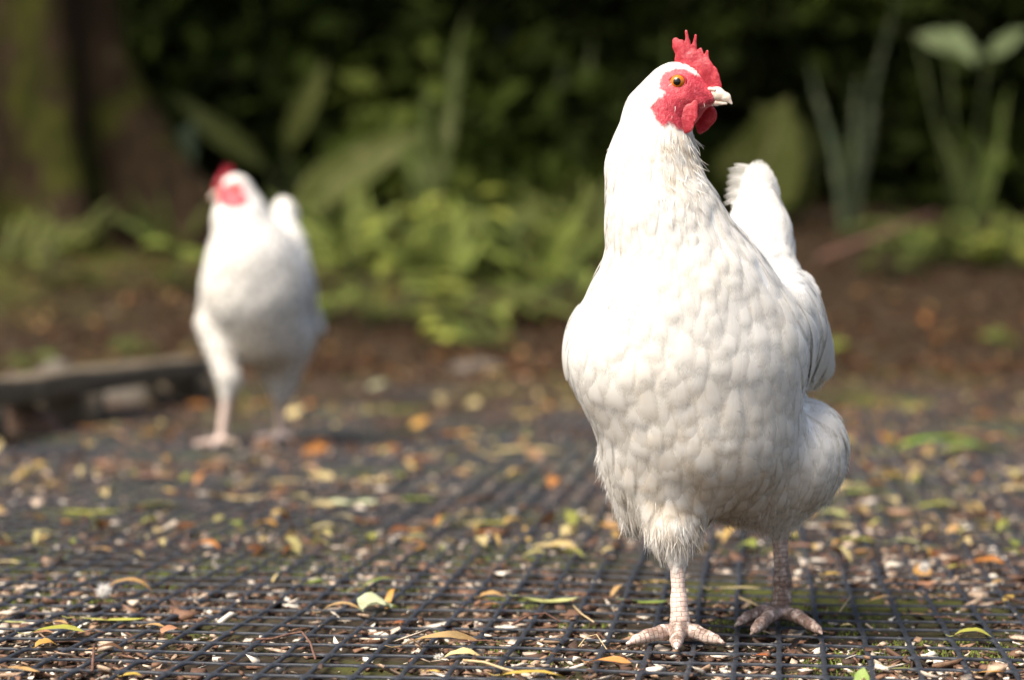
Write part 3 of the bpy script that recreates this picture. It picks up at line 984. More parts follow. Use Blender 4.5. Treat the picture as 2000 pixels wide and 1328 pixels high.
FALLEN = [
 (250, 1163, 125, .22, 'tan', 2.2, 4, 'tan leaf arched like a bridge over the mesh beside the white fluff ball', dict(twist=.4)),
 (30, 1217, 58, .30, 'pale', -.3, -12, 'pale green pointed leaf at the left edge of the mesh', {}),
 (216, 1211, 142, .12, 'ygreen', -.2, -2, 'long narrow yellow-green leaf flat on the mesh near the left corner', dict(twist=.5)),
 (112, 1250, 112, .26, 'ygreen', .7, 10, 'olive-yellow boat-shaped leaf resting on a torn ochre leaf', dict(twist=.6, lift=.004)),
 (90, 1266, 42, .75, 'ochre', 1.4, 35, 'torn ochre leaf with a dark hole under the olive-yellow leaf', dict(twist=.4)),
 (40, 1312, 90, .16, 'tan', .2, -28, 'brown blade-like leaf in the bottom left corner', dict(twist=.7)),
 (212, 1288, 88, .18, 'brown', 2.4, 12, 'shrivelled brown leaf hooked over a mesh strand near the bottom left', dict(twist=1.0)),
 (258, 1326, 42, .7, 'yellow', .8, 5, 'yellow leaf cut by the bottom edge of the photo, left of centre', {}),
 (538, 1131, 24, .9, 'cream', .3, 15, 'small cream leaf tip standing upright in the mesh', dict(tilt=-55)),
 (616, 1138, 40, .55, 'green', .3, 14, 'short bright green leaf, broad and blunt, left of the curved green leaf', dict(tilt=-8)),
 (742, 1142, 72, .28, 'green', 1.0, 14, 'curved green leaf rising behind the crumpled pale leaf', dict(tilt=-10)),
 (733, 1190, 48, .85, 'white', .9, 55, 'crumpled pale grey-green leaf in the middle of the mesh', dict(twist=.9, wave=.16)),
 (668, 1194, 92, .18, 'tan', 1.5, 6, 'thin tan leaf curling up against the crumpled pale leaf', dict(twist=.6)),
 (764, 1172, 30, .26, 'ochre', 1.4, 62, 'small ochre curled strip right of the crumpled pale leaf', dict(tilt=-45)),
 (782, 1217, 26, .75, 'rust', .9, 20, 'small dark rust leaf cupped over the mesh below the crumpled pale leaf', {}),
 (862, 1262, 165, .12, 'tan', .9, 16, 'long twisted greyish tan leaf above the broad cream leaf', dict(twist=2.2, wave=.09)),
 (903, 1287, 76, .42, 'cream', .9, 22, 'broad cream-yellow leaf curled at its edge near the bottom of the photo', dict(twist=.8)),
 (960, 1168, 52, .55, 'tan', .9, 18, 'crumpled tan-orange leaf left of the long green leaf', dict(twist=.5)),
 (960, 1184, 34, .3, 'orange', .4, 10, 'small orange-brown sliver just below the crumpled tan-orange leaf', {}),
 (1072, 1178, 120, .22, 'pale', -.7, -9, 'long pale green leaf left of the front hen legs', dict(twist=.5)),
 (1263, 1176, 88, .24, 'green', -.5, -9, 'green leaf touching the pale shank of the front hen', dict(twist=.4)),
 (1288, 1136, 52, .22, 'yellow', .5, -8, 'narrow yellow leaf behind the pale shank of the front hen', {}),
 (1192, 1296, 84, .26, 'orange', .6, -8, 'orange leaf rolled into a tube below the front foot', dict(twist=1.6)),
 (1038, 1325, 125, .25, 'yellow', .4, -3, 'large yellow leaf along the bottom edge left of the front foot', {}),
 (1205, 1152, 32, .55, 'tan', .6, 25, 'small tan leaf standing on end left of the front hen legs', dict(tilt=-40)),
 (1190, 1170, 42, .35, 'brown', .3, 2, 'flat brown leaf between the long pale green and the green leaf', {}),
 (1900, 1241, 80, .42, 'ygreen', 1.2, -6, 'arched yellow-green leaf casting a dark gap at the right', dict(twist=.3)),
 (1800, 1136, 70, .30, 'pink', -.7, -3, 'pinkish tan leaf curved like a boat on the right of the mesh', dict(twist=.4)),
 (1801, 1114, 16, .9, 'ochre', .2, 75, 'tiny ochre leaf standing upright behind the pinkish boat-shaped leaf', dict(tilt=-60)),
 (1626, 1120, 36, .6, 'yellow', .9, -5, 'small yellow curled leaf right of the far leg of the front hen', {}),
 (1722, 1165, 50, .35, 'tan', .6, 10, 'small tan pointed leaf between the yellow curled and the boat-shaped leaf', dict(tilt=-8)),
 (1842, 1164, 38, .24, 'tan', 1.0, -25, 'curved tan sliver below the pinkish boat-shaped leaf', {}),
 (1872, 1104, 46, .45, 'ygreen', .4, 10, 'yellow-green leaf beside a heap of orange-brown leaves at the right edge', {}),
 (1930, 1097, 74, .35, 'orange', .8, 4, 'crumpled orange-brown leaf heap at the right edge', dict(twist=1.0, wave=.12)),
 (1971, 1164, 24, .9, 'yellow', .2, 30, 'small square yellow leaf scrap at the right edge', dict(tilt=-25)),
 (1950, 1133, 32, .36, 'tan', .5, 35, 'small tan leaf above the square yellow scrap', dict(tilt=-10)),
 (1762, 1303, 48, .26, 'olive', .3, 2, 'thick olive-green leaf in a mesh hole at the bottom right', {}),
 (1685, 1325, 26, .7, 'lush', .3, 60, 'bright green leaf tip sticking up at the bottom edge', dict(tilt=-65)),
 (1940, 1308, 66, .16, 'ochre', .2, 8, 'narrow ochre strip at the bottom right', {}),
 (520, 1030, 48, .55, 'ochre', 1.5, -25, 'ochre leaf curled like a cup behind the sharp foreground on the left', {}),
 (402, 1076, 74, .30, 'orange', 1.9, -8, 'orange-brown leaf arched with a yellow edge in the left foreground', dict(twist=.6)),
 (195, 1078, 62, .24, 'tan', .5, -20, 'dull tan leaf lying aslant left of the arched orange leaf', {}),
 (15, 1099, 52, .32, 'cream', .5, -14, 'cream leaf cut by the left edge of the photo', {}),
 (175, 1002, 132, .22, 'ygreen', -.3, 5, 'long yellow-green leaf in the left middle distance', {}),
 (140, 1012, 46, .4, 'olive', .4, 0, 'small olive leaf under the long yellow-green leaf', {}),
 (306, 992, 104, .20, 'olive', .4, 16, 'slender olive leaf pointing up to the right on the left side', {}),
 (475, 975, 104, .26, 'cream', -.8, 4, 'straw-coloured curved leaf below the small orange leaf', {}),
 (688, 979, 118, .32, 'white', -.3, -6, 'whitish green leaf, palest and brightest on the mesh', dict(wave=.10)),
 (815, 975, 84, .32, 'green', .2, -5, 'soft green leaf right of the whitish green leaf', {}),
 (562, 944, 84, .28, 'cream', .4, 5, 'straw leaf just above the small orange leaf', {}),
 (732, 945, 88, .34, 'cream', .6, -3, 'pale yellow leaf above the whitish green leaf', {}),
 (587, 970, 38, .55, 'cream', .5, -25, 'small sand-coloured leaf left of the whitish green leaf', {}),
 (546, 960, 30, .75, 'orange', .9, 0, 'small deep orange leaf between two straw leaves', {}),
 (302, 937, 94, .32, 'pink', .6, 4, 'wide pinkish orange leaf in the left middle distance', {}),
 (822, 902, 74, .36, 'orange', .7, 6, 'bright orange leaf lying left of the front hen at thigh height', {}),
 (402, 910, 42, .55, 'ochre', .6, 4, 'small ochre leaf below the foot of the rear hen', {}),
 (628, 865, 54, .55, 'orange', .8, 14, 'orange leaf right of the rear hen feet', {}),
 (890, 853, 72, .42, 'orange', .6, -8, 'larger orange leaf midway between the two hens', {}),
 (826, 828, 46, .75, 'ochre', .8, 35, 'golden leaf tilted up midway between the two hens', dict(tilt=-25)),
 (410, 870, 52, .7, 'tan', .8, 15, 'tan leaf right in front of the raised foot of the rear hen', dict(tilt=-15)),
 (1030, 883, 155, .22, 'cream', .2, 2, 'long pale yellow leaf beside the breast of the front hen', {}),
 (1032, 812, 66, .5, 'yellow', .4, 6, 'soft yellow leaf behind the front hen on its left', {}),
 (950, 1022, 105, .22, 'ygreen', .2, -3, 'narrow yellow-green leaf above an orange leaf left of the front hen', {}),
 (957, 1043, 74, .30, 'orange', .6, 3, 'orange leaf under the narrow yellow-green leaf', {}),
 (1845, 885, 215, .30, 'lush', .5, -3, 'vivid green long leaf lying on the mesh right of the front hen', dict(arch=.06)),
 (1900, 879, 130, .4, 'green', .5, 12, 'second green leaf tucked against the vivid green long leaf', {}),
 (1952, 870, 46, .6, 'orange', .8, 10, 'deep orange leaf on the end of the vivid green leaf', dict(lift=.01)),
 (1680, 963, 76, .40, 'green', .4, -4, 'soft green leaf beside the thigh of the front hen', {}),
 (1840, 988, 108, .24, 'ygreen', .6, 4, 'yellow-green leaf with a raised tip at the right', {}),
 (1622, 1003, 62, .55, 'pale', .7, -38, 'pale yellow-green leaf just right of the front hen far thigh', {}),
 (1640, 1026, 62, .36, 'cream', .5, -32, 'cream leaf below the pale yellow-green leaf', {}),
 (1672, 1052, 78, .26, 'ygreen', .4, -20, 'yellow-green strip trailing from the cream leaf', {}),
 (1690, 1073, 44, .4, 'ochre', .5, 2, 'small ochre leaf under the yellow-green strip', {}),
 (1985, 960, 70, .4, 'cream', .6, -8, 'cream leaf cut by the right edge of the photo', {}),
 (1768, 1056, 62, .26, 'pale', .9, -24, 'pale leaf curved downwards at the right of the mesh', {}),
 (1822, 1067, 66, .26, 'olive', .6, 4, 'olive-yellow leaf right of the pale curved leaf', {}),
 (1863, 1030, 30, .6, 'tan', .6, 40, 'small tan leaf raised on edge above the olive-yellow leaf', dict(tilt=-30)),
 (1757, 928, 26, .8, 'yellow', .5, 40, 'small yellow leaf below the vivid green leaf', {}),
 (1925, 812, 56, .5, 'orange', .5, 4, 'amber leaf at the right behind the vivid green leaf', {}),
 (1905, 850, 80, .4, 'pink', .6, -4, 'pinkish leaf just behind the vivid green leaf', {}),
 (1782, 800, 58, .5, 'olive', .4, 30, 'olive leaf in the right middle distance', dict(tilt=-20)),
 (738, 757, 52, .6, 'white', .5, 18, 'pale minty leaf in the blurred middle distance right of the rear hen', dict(tilt=-20)),
 (200, 812, 64, .6, 'pale', .7, 10, 'pale leaf lying in front of the low timber', dict(tilt=-15)),
 (196, 838, 50, .5, 'tan', .6, 12, 'tan leaf below the pale leaf in front of the low timber', {}),
 (298, 846, 46, .6, 'ochre', .5, 20, 'ochre leaf between the low timber and the rear hen', {}),
 (380, 795, 50, .6, 'orange', .6, 10, 'orange leaf by the near end of the low timber', {}),
 (576, 812, 40, .7, 'cream', .6, 45, 'cream leaf just right of the rear hen legs', dict(tilt=-30)),
 (520, 790, 48, .6, 'ochre', .6, 10, 'ochre leaf seen between the legs of the rear hen', {}),
 (614, 712, 46, .5, 'rust', .4, 5, 'rusty leaf behind the rear hen wing', {}),
 (688, 645, 90, .3, 'ygreen', .3, 0, 'pale yellow-green leaf lying far back right of the rear hen', {}),
 (305, 628, 36, .7, 'yellow', .4, 30, 'yellow leaf on the soil behind the low timber', dict(tilt=-30)),
]
for px, py, L, wr, c, curl, yaw, lab, kw in FALLEN:
    put_leaf(px, py, L, wr, c, curl, yaw, lab, **kw)

# the lesser leaves: copies of a few meshes
def lesser_leaves():
    r = random.Random(31)
    protos = []
    for i in range(8):
        protos.append(leaf_mesh('fallen_leaf', .030, .030 * r.uniform(.25, .6), r.uniform(-.6, 1.5), r.uniform(-.6, .9), .2, .08, r.choice(['lance', 'lance', 'round']), 8, 3, seed=200 + i))
    n = 0
    while n < 190:
        y = 2.35 * (9.6 / 2.35) ** (r.random() ** .9)
        x = (r.random() * 2 - 1) * (.2326 * y * 1.04)
        if abs(x - .17) < .16 and y < 1.9: continue
        if 1125 < 1000 + x / y * FPX < 1640 and 540 + CAM_H / y * FPX < 1050: continue
        o = protos[r.randrange(8)].copy()
        c = ('orange', 'brown', 'cream', 'green', 'pink')[r.choices(range(5), (5, 4, 5, 2, 4))[0]]
        z = float(mesh_z(x, y)) if y < 7.8 else -.01
        if y > 6.3: z = max(z, float(terrain(x, y)) + .002)
        o.location = (x, y, z + .001)
        s = r.uniform(.7, 1.5) * (1 + .06 * y)
        o.scale = (s, s, s)
        o.rotation_euler = (r.gauss(0, .25), r.gauss(-.1, .3), r.uniform(0, 6.28))
        k = r.uniform(.6, .95)
        o.color = (*[v * k for v in LC[c]], 1)
        col.objects.link(o)
        px = 1000 + x / y * FPX
        depth = ('just behind the sharp mesh' if y < 2.9 else 'level with its feet' if 330 <= px < 680 else 'as far as the rear hen' if y < 4.1 else
                 'further than the rear hen' if y < 6.4 else 'where the bank begins')
        side = ('at the far left' if px < 330 else 'beside the rear hen' if px < 680 else 'midway between the hens' if px < 1060 else
                'close beside the front hen' if px < 1660 else 'at the far right')
        size = 'larger' if s * .03 > .042 else 'small'
        word = dict(orange='orange', brown='brown', cream='sandy', green='green', pink='pinkish')[c]
        tag(o, f'{size} {word} leaf {side}, {depth}', 'leaf', f'{size} {word} leaves {side}, {depth}')
        n += 1
    same = {}
    for o in col.objects:
        if o.get('label') and o.get('category') == 'leaf':
            same.setdefault(o['label'], []).append(o)
    order = ['leftmost', 'second from left', 'third from left', 'fourth from left', 'fifth from left', 'sixth from left', 'seventh from left', 'eighth from left', 'ninth from left', 'tenth from left', 'eleventh from left']
    for lab, obs in same.items():
        if 1 < len(obs) <= 11:
            obs.sort(key=lambda o: o.location.x / o.location.y)
            for i, o in enumerate(obs):
                o['label'] = lab + ', ' + ('rightmost' if i == len(obs) - 1 else order[i])
    # curled crumbs of leaf in the sharp foreground
    for i, (px, py, L, wr, c, curl, yaw, lab) in enumerate([
        (335, 1232, 34, .5, 'pink', .8, 60, 'small pinkish leaf scrap upright left of the long reddish twig'),
        (300, 1222, 50, .3, 'tan', .7, -14, 'tan sliver under the long narrow yellow-green leaf'),
        (115, 1216, 44, .34, 'tan', .8, -12, 'tan scrap between the pointed leaf and the narrow leaf'),
        (85, 1235, 42, .36, 'pink', .6, 20, 'pinkish scrap above the olive-yellow boat-shaped leaf'),
        (182, 1268, 24, .5, 'tan', .4, 25, 'tiny tan flake right of the torn ochre leaf'),
        (845, 1312, 34, .3, 'yellow', .4, -10, 'small yellow flake lying inside a mesh hole near the bottom'),
        (1490, 1276, 34, .5, 'rust', .4, -5, 'reddish flake in the mesh right of the front foot'),
        (1600, 1228, 40, .3, 'brown', .5, 12, 'brown flake beside the far foot of the front hen'),
        (1655, 1212, 22, .7, 'cream', .4, 20, 'cream flake right of the far foot of the front hen'),
        (1790, 1189, 40, .14, 'ochre', .2, -2, 'thin ochre splinter below the tan pointed leaf'),
        (1310, 1085, 30, .4, 'pink', .4, 8, 'pinkish flake behind the near shank of the front hen'),
        (1560, 1060, 70, .2, 'pink', .3, 2, 'long pinkish strip behind the far shank of the front hen'),
        (1440, 1140, 100, .10, 'cream', .1, 2, 'long cream strip lying between the two legs of the front hen')]):
        put_leaf(px, py + 4, L, wr, c, curl, yaw, lab, twist=.4)
lesser_leaves()

# ------------------------------------------------------------------ twigs, straws, tufts on the mesh
def rod(name, pts, r0, r1, mat, label=None, cat=None, parent=None, n=6, O=None, group=None):
    pts = np.array(pts, float)
    t = np.gradient(pts, axis=0); t = nrm(t)
    ref = np.array((0.13, .2, 1.0)) if abs(nrm(t.mean(0))[2]) < .9 else np.array((1.0, .1, 0))
    a = nrm(np.cross(t, ref)); b = np.cross(t, a)
    rad = np.linspace(r0, r1, len(pts))
    ang = np.arange(n) * 2 * np.pi / n
    V = pts[:, None] + rad[:, None, None] * (np.cos(ang)[None, :, None] * a[:, None] + np.sin(ang)[None, :, None] * b[:, None])
    i = np.arange(len(pts) * n).reshape(len(pts), n)
    F = np.stack([i[:-1], np.roll(i[:-1], -1, 1), np.roll(i[1:], -1, 1), i[1:]], -1).reshape(-1, 4)
    V = V.reshape(-1, 3)
    caps = [i[0][::-1][None], i[-1][None]]
    o0 = np.zeros(3) if O is None else O
    ob = mk(name, V - o0, [F] + caps, mat, parent)
    if label: tag(ob, label, cat, group)
    return ob

def gpts(lst, z=.003):
    out = []
    for q in lst:
        g = ground_point(q[0], q[1])
        g[2] = float(mesh_z(g[0], g[1])) + (q[2] if len(q) > 2 else z)
        out.append(g)
    return out

rod('twig', gpts([(500, 1254), (530, 1254), (565, 1250, .005), (590, 1249, .006), (606, 1265, .004), (616, 1290, .001)]), .0010, .0008, M['twig'], 'bent reddish twig lying across the mesh left of centre', 'twig')
rod('twig', gpts([(1000, 1226), (1035, 1214, .006), (1065, 1211, .006), (1095, 1218, .002)]), .0009, .0006, M['twig'], 'thin brown stalk bowed over the mesh left of the front foot', 'twig')
rod('straw', gpts([(905, 1300), (945, 1304), (985, 1318), (1003, 1322)]), .0011, .0008, M['straw'], 'bent tan straw below the broad cream leaf', 'straw')
rod('straw', gpts([(1120, 1190), (1135, 1205), (1160, 1222)]), .0007, .0006, M['straw'], 'thin pale stalk hanging from the long pale green leaf', 'straw')
rod('straw', gpts([(1445, 1168), (1480, 1188, .005)]), .0012, .0010, M['straw'], 'short tan stalk beside the far foot of the front hen', 'straw')
rod('twig', gpts([(1825, 1206), (1850, 1208, .004), (1885, 1216, .003)]), .0007, .0005, M['twig'], 'reddish hair-thin twig above the arched yellow-green leaf', 'twig')
rod('straw', gpts([(1640, 1193), (1662, 1174, .008)]), .0007, .0006, M['straw'], 'slanting pale straw right of the far foot of the front hen', 'straw')
rod('twig', gpts([(895, 1262), (950, 1261, .004), (1000, 1268)]), .0006, .0005, M['twig'], 'fine twig running right from the twisted tan leaf', 'twig')
rod('twig', gpts([(180, 1316, .001), (184, 1290, .010)]), .0011, .0009, M['twig'], 'short upright brown twig stump near the bottom left', 'twig')
rod('twig', gpts([(1130, 1264, .001), (1145, 1258, .006), (1165, 1258, .008), (1185, 1268, .001)]), .0005, .0004, M['straw'], 'thin arched fibre left of the front hen toe', 'fibre')
rod('twig', gpts([(170, 1150, .003), (184, 1156, .004), (190, 1170, .002)]), .0006, .0005, M['twig'], 'tiny red stalk left of the white fluff ball', 'twig')

def fluff_ball(px, py, r_px, label):
    g = ground_point(px, py)
    r = r_px * g[1] / FPX
    q = np.random.default_rng(int(px))
    n = nrm(q.normal(0, 1, (260, 3)))
    c = g + np.array((0, 0, r * .9))
    v, f, uv = strands(c + n * r * .25, n, n, q.uniform(.5, .8, 260) * r, np.full(260, r * .10), 5, .35, 3, .4)
    v[:, 2] = np.maximum(v[:, 2], float(mesh_z(g[0], g[1])) + .0006)
    o = mk('down_tuft', v - g, f, M['fluff'], uv=uv)
    o.location = g
    tag(o, label, 'down tuft')
fluff_ball(203, 1168, 16, 'white fluff ball of down beside the arched tan leaf')
fluff_ball(855, 1290 , 8, 'tiny tuft of white down on a strand left of the broad cream leaf')
fluff_ball(1805, 1118, 12, 'upright white down tuft behind the pinkish boat-shaped leaf')

# ------------------------------------------------------------------ low timber on blocks
def box_mesh(name, a, b, w, h, mat, parent=None, O=None, seed=0, seg=14):
    """a rough sawn length from a to b (bottom centre line), w wide, h high"""
    a, b = np.array(a, float), np.array(b, float)
    t = nrm(b - a); s = nrm(np.cross(t, (0, 0, 1.0))); u = np.cross(s, t)
    prof = [(-.5, .04), (-.47, 0), (.47, 0), (.5, .04), (.5, .95), (.47, 1), (-.47, 1), (-.5, .95)]
    n = len(prof)
    V = []
    for i in range(seg + 1):
        c = a + (b - a) * i / seg
        for k, (x, z) in enumerate(prof):
            p_ = c + s * x * w + u * z * h
            V.append(p_)
    V = np.array(V)
    V += (np.stack([fbm(V * 9, 3, seed + k) for k in range(3)], 1) - .5) * .012
    i = np.arange(len(V)).reshape(seg + 1, n)
    F = np.stack([i[:-1], np.roll(i[:-1], -1, 1), np.roll(i[1:], -1, 1), i[1:]], -1).reshape(-1, 4)
    o0 = np.zeros(3) if O is None else O
    return mk(name, V - o0, [F, i[0][::-1][None], i[-1][None]], mat, parent)

def low_timber():
    A, B = P(-90, 803, 3.5), P(380, 735, 4.94)
    O = (A + B) / 2; O[2] = 0
    top = box_mesh('low_timber', A, B, .085, .044, M['timber'], None, O, 3, 24)
    top.location = O
    tag(top, 'dark weathered timber raised on short blocks at the left', 'timber')
    dirv = nrm(B - A); s = nrm(np.cross(dirv, (0, 0, 1.0)))
    for f in (.385, .945, .02):
        c = A + (B - A) * f
        lo = c.copy(); lo[2] = -.008
        box_mesh('block', lo - s * .048, lo + s * .06, .085, c[2] + .012, M['timber'], top, O, int(f * 50), 5)
low_timber()

def stone(name, px, py, Y, w, h, label, cat='stone', seed=0, mat=None):
    c = P(px, py, Y); c[2] = -.004
    i = np.random.default_rng(seed)
    n, m = 14, 9
    V = [(0, 0, h)]
    for k in range(1, m):
        th = math.pi * .5 * k / (m - 1)
        for j in range(n):
            V.append((math.sin(th) * math.cos(6.283 * j / n) * w * .5, math.sin(th) * math.sin(6.283 * j / n) * w * .36, math.cos(th) ** .7 * h))
    V = np.array(V)
    V *= (0.8 + .45 * fbm(V / w * 3 + seed, 3, seed))[:, None]
    q = [(1 + k * n + j, 1 + (k + 1) * n + j, 1 + (k + 1) * n + (j + 1) % n, 1 + k * n + (j + 1) % n) for k in range(m - 2) for j in range(n)]
    t = [(0, 1 + j, 1 + (j + 1) % n) for j in range(n)]
    o = mk(name, V, [np.array(q), np.array(t)], mat or M['stone'])
    o.location = c
    tag(o, label, cat)
stone('stone', 268, 775, 4.72, .15, .046, 'pale flat stone under the low timber between its blocks', seed=2)
stone('stone', 52, 838, 3.86, .12, .048, 'reddish brown stone below the left end of the low timber', seed=4, mat=M['brown_stone'])
stone('stone', 108, 640, 5.9, .10, .05, 'small pale stone on the soil behind the low timber', seed=6)
stone('stone', 930, 730, 6.3, .16, .035, 'low grey stone half sunk in the soil between the hens', seed=8)

# ------------------------------------------------------------------ trees and plants on the bank
def leaf_cloud(n, centre_fn, size, seed, tone_fn=None, droop=.5):
    """n bent leaves: 6 vertices, 2 quads each"""
    r = np.random.default_rng(seed)
    c = centre_fn(r, n)
    n = len(c)
    t = nrm(r.normal(0, 1, (n, 3)) + np.array((0, 0, -droop)))
    nn = nrm(r.normal(0, .7, (n, 3)) + np.array((0, 0, 1.0)))
    b = nrm(np.cross(nn, t)); nn = np.cross(t, b)
    L = r.uniform(size[0], size[1], n)[:, None]
    w = L * r.uniform(.22, .42, n)[:, None]
    V = np.stack([c, c + t * L * .5 - b * w * .9 + nn * L * .06, c + t * L * .5 + b * w * .9 + nn * L * .06,
                  c + t * L - nn * L * .12, c + t * L * .22 - b * w * .55 + nn * L * .03, c + t * L * .22 + b * w * .55 + nn * L * .03], 1).reshape(-1, 3)
    q = np.array([(0, 4, 1, 3), (0, 3, 2, 5)])
    F = (q[None] + (np.arange(n) * 6)[:, None, None]).reshape(-1, 4)
    tone = np.clip(r.normal(.45, .25, n), 0, 1) if tone_fn is None else tone_fn(c, r)
    return V, F, np.repeat(tone, 6)

def trunk_mesh(name, path, radii, mat, parent, O, flares=(), n=36, seed=0, rough=.06):
    path = np.array(path, float)
    m = 40
    s = np.linspace(0, 1, m)
    k = np.linspace(0, 1, len(path))
    pts = np.stack([np.interp(s, k, path[:, i]) for i in range(3)], 1)
    rad = np.interp(s, k, radii)
    V = []
    for i in range(m):
        a = np.arange(n) * 2 * np.pi / n
        h = pts[i, 2] - pts[0, 2]
        r = np.full(n, rad[i])
        for fa, fs, fh, fw in flares:
            d = (a - fa + np.pi) % (2 * np.pi) - np.pi
            r += fs * math.exp(-h / fh) * np.exp(-(d / fw) ** 2)
        p_ = np.stack([pts[i, 0] + r * np.cos(a), pts[i, 1] + r * np.sin(a), np.full(n, pts[i, 2])], 1)
        r2 = r * (1 + (fbm(p_ * 5, 4, seed) - .5) * rough * 4)
        p_[:, 0] = pts[i, 0] + r2 * np.cos(a); p_[:, 1] = pts[i, 1] + r2 * np.sin(a)
        V.append(p_)
    V = np.concatenate(V)
    i = np.arange(m * n).reshape(m, n)
    F = np.stack([i[:-1], np.roll(i[:-1], -1, 1), np.roll(i[1:], -1, 1), i[1:]], -1).reshape(-1, 4)
    return mk(name, V - O, F, mat, parent)

def limb(p, q, r0, r1, parent, O, seed):
    p, q = np.array(p, float), np.array(q, float)
    s = np.linspace(0, 1, 7)[:, None]
    r = np.random.default_rng(seed)
    pts = p + (q - p) * s + np.sin(s * np.pi) * r.normal(0, .12, 3)
    rod('limb', pts, r0, r1, M['bark'], parent=parent, n=8, O=O)

def tree(x, y, r0, h, crown_c, crown_r, n_leaves, label, seed, flares=(), lean=(0, 0), cat='tree', size=(.10, .22)):
    z0 = float(terrain(x, y)) - .15
    O = np.array((x, y, z0))
    root = empty('tree', O)
    tag(root, label, cat, 'trees of the wood')
    path = [(x, y, z0), (x + lean[0] * .3, y + lean[1] * .3, z0 + h * .35), (x + lean[0], y + lean[1], z0 + h)]
    trunk_mesh('trunk', path, [r0, r0 * .78, r0 * .4], M['bark'], root, O, flares, seed=seed)
    r = np.random.default_rng(seed)
    top = np.array(path[-1])
    cc = np.array(crown_c, float); cr = np.array(crown_r, float)
    blobs = cc + nrm(r.normal(0, 1, (16, 3))) * r.uniform(.35, .85, (16, 1)) * cr
    for i in range(7):
        limb(top + np.array((0, 0, -h * .07 * i)), blobs[i], r0 * .22, .015, root, O, seed + i)
    def cf(r_, n):
        b = blobs[r_.integers(0, 16, n)]
        p_ = b + r_.normal(0, .42, (n, 3)) * np.array((1, 1, .6)) * cr.mean() * .55
        lim = z0 + h * .42
        p_[:, 2] = np.where(p_[:, 2] < max(lim, crown_c[2] - crown_r[2] * 1.1), crown_c[2] + r_.random(n) * crown_r[2], p_[:, 2])
        return p_
    V, F, tone = leaf_cloud(n_leaves, cf, size, seed + 50)
    mk('crown', V - O, F, M['crown'], root, attrs=dict(tone=tone))
    return root

# the big tree at the left edge, with spreading roots
tree(-1.90, 9.0, .34, 6.0, (-2.0, 9.3, 5.6), (2.1, 2.1, 1.5), 9000, 'massive old mossy tree trunk with spreading roots at the left edge', 5,
     flares=((-.15, .85, .34, .36), (-1.15, .34, .45, .26), (-2.2, .4, .4, .4), (3.4, .4, .4, .5), (-.68, -.12, .6, .20), (1.9, .4, .4, .5)), lean=(-.22, .1))
tree(2.7, 13.2, .20, 6.0, (2.2, 11.6, 5.6), (2.9, 2.8, 1.6), 10000, 'dark tree standing in shade behind the plants at the right', 6)
tree(.3, 14.4, .18, 6.2, (.3, 12.4, 5.9), (2.6, 2.8, 1.6), 10000, 'slim dark tree standing in the shade behind both hens', 7)
tree(-2.2, 15.5, .2, 6.4, (-2.2, 14.5, 6.2), (2.6, 2.8, 1.6), 7000, 'dark tree deep in the wood behind the mossy trunk', 8)
tree(4.6, 10.2, .16, 5.6, (4.4, 10.0, 5.2), (2.6, 2.4, 1.5), 8000, 'tree beyond the right edge shading the bank', 9)
tree(-5.0, 10.6, .2, 5.8, (-4.6, 10.6, 5.4), (2.6, 2.6, 1.5), 8000, 'tree beyond the left edge shading the bank', 10)

tree(2.75, 8.3, .15, 5.2, (1.9, 8.7, 5.3), (2.1, 2.2, 1.3), 9000, 'unseen tree added just beyond the right edge to shade the bank', 12)  # out of view, added so its crown shades the bank

def undergrowth():
    def cf(r, n):
        x = r.uniform(-6.0, 6.0, n); y = 9.7 + 4.8 * r.random(n) ** 1.2
        y = np.where(x > .9, np.maximum(y, 10.2), y)
        dens = fbm(np.stack([x * 1.3, y * 1.3], -1), 3, 61)
        h = 0.25 + 2.3 * np.clip((y - 9.6) / 2.0, 0, 1) * (.40 + 1.1 * dens)
        z = terrain(x, y) + h * r.random(n) ** .75
        k = r.random(n) < np.clip((dens - .22) * 3.4, .2, 1)
        return np.stack([x, y, z], 1)[k]
    V, F, tone = leaf_cloud(46000, cf, (.08, .26), 91, lambda c, r: np.clip(r.normal(.30, .16, len(c)) + (fbm(c * 1.7, 3, 71) - .5) * 1.9 - .12 * np.clip(c[:, 2] - 1.0, 0, 1), 0, 1))
    o = mk('undergrowth', V, F, M['thicket'], attrs=dict(tone=tone))
    tag(o, 'dark green undergrowth filling the shade at the back of the bank', 'undergrowth', kind='stuff')
undergrowth()

# ---- plants with leaves of their own
LEAF_BANK = {}
def bank_leaf(shape, wr, curl, seed):
    key = (shape, wr, curl)
    if key not in LEAF_BANK:
        o = leaf_mesh('leaf', 1.0, wr, curl, .25, .22, .03, shape, 12, 5, seed)
        me = o.data
        v = np.empty(len(me.vertices) * 3, np.float32); me.vertices.foreach_get('co', v)
        v = v.reshape(-1, 3)
        nb = 12 * 5
        base = v[2].copy()
        v -= base
        me.vertices.foreach_set('co', v.ravel()); me.update()
        me.materials[0] = M['live_leaf']
        bpy.data.objects.remove(o)
        LEAF_BANK[key] = me
    return LEAF_BANK[key]

def add_leaf(root, O, base, direction, normal, L, shape, wr, curl, colr, seed, jit=.32):
    me = bank_leaf(shape, wr, curl, seed % 3)
    o = bpy.data.objects.new('leaf', me)
    x = nrm(np.array(direction, float)); n = np.array(normal, float)
    n = nrm(n - x * (n @ x)); y = np.cross(n, x)
    m = Matrix(np.stack([x, y, n], 1).tolist()).to_4x4() @ Matrix.Scale(L, 4)
    m.translation = Vector(np.array(base) - O)
    o.matrix_local = m
    o.parent = root
    k = random.uniform(1 - jit, 1 + jit)
    o.color = (*[c * k for c in colr], 1)
    col.objects.link(o)

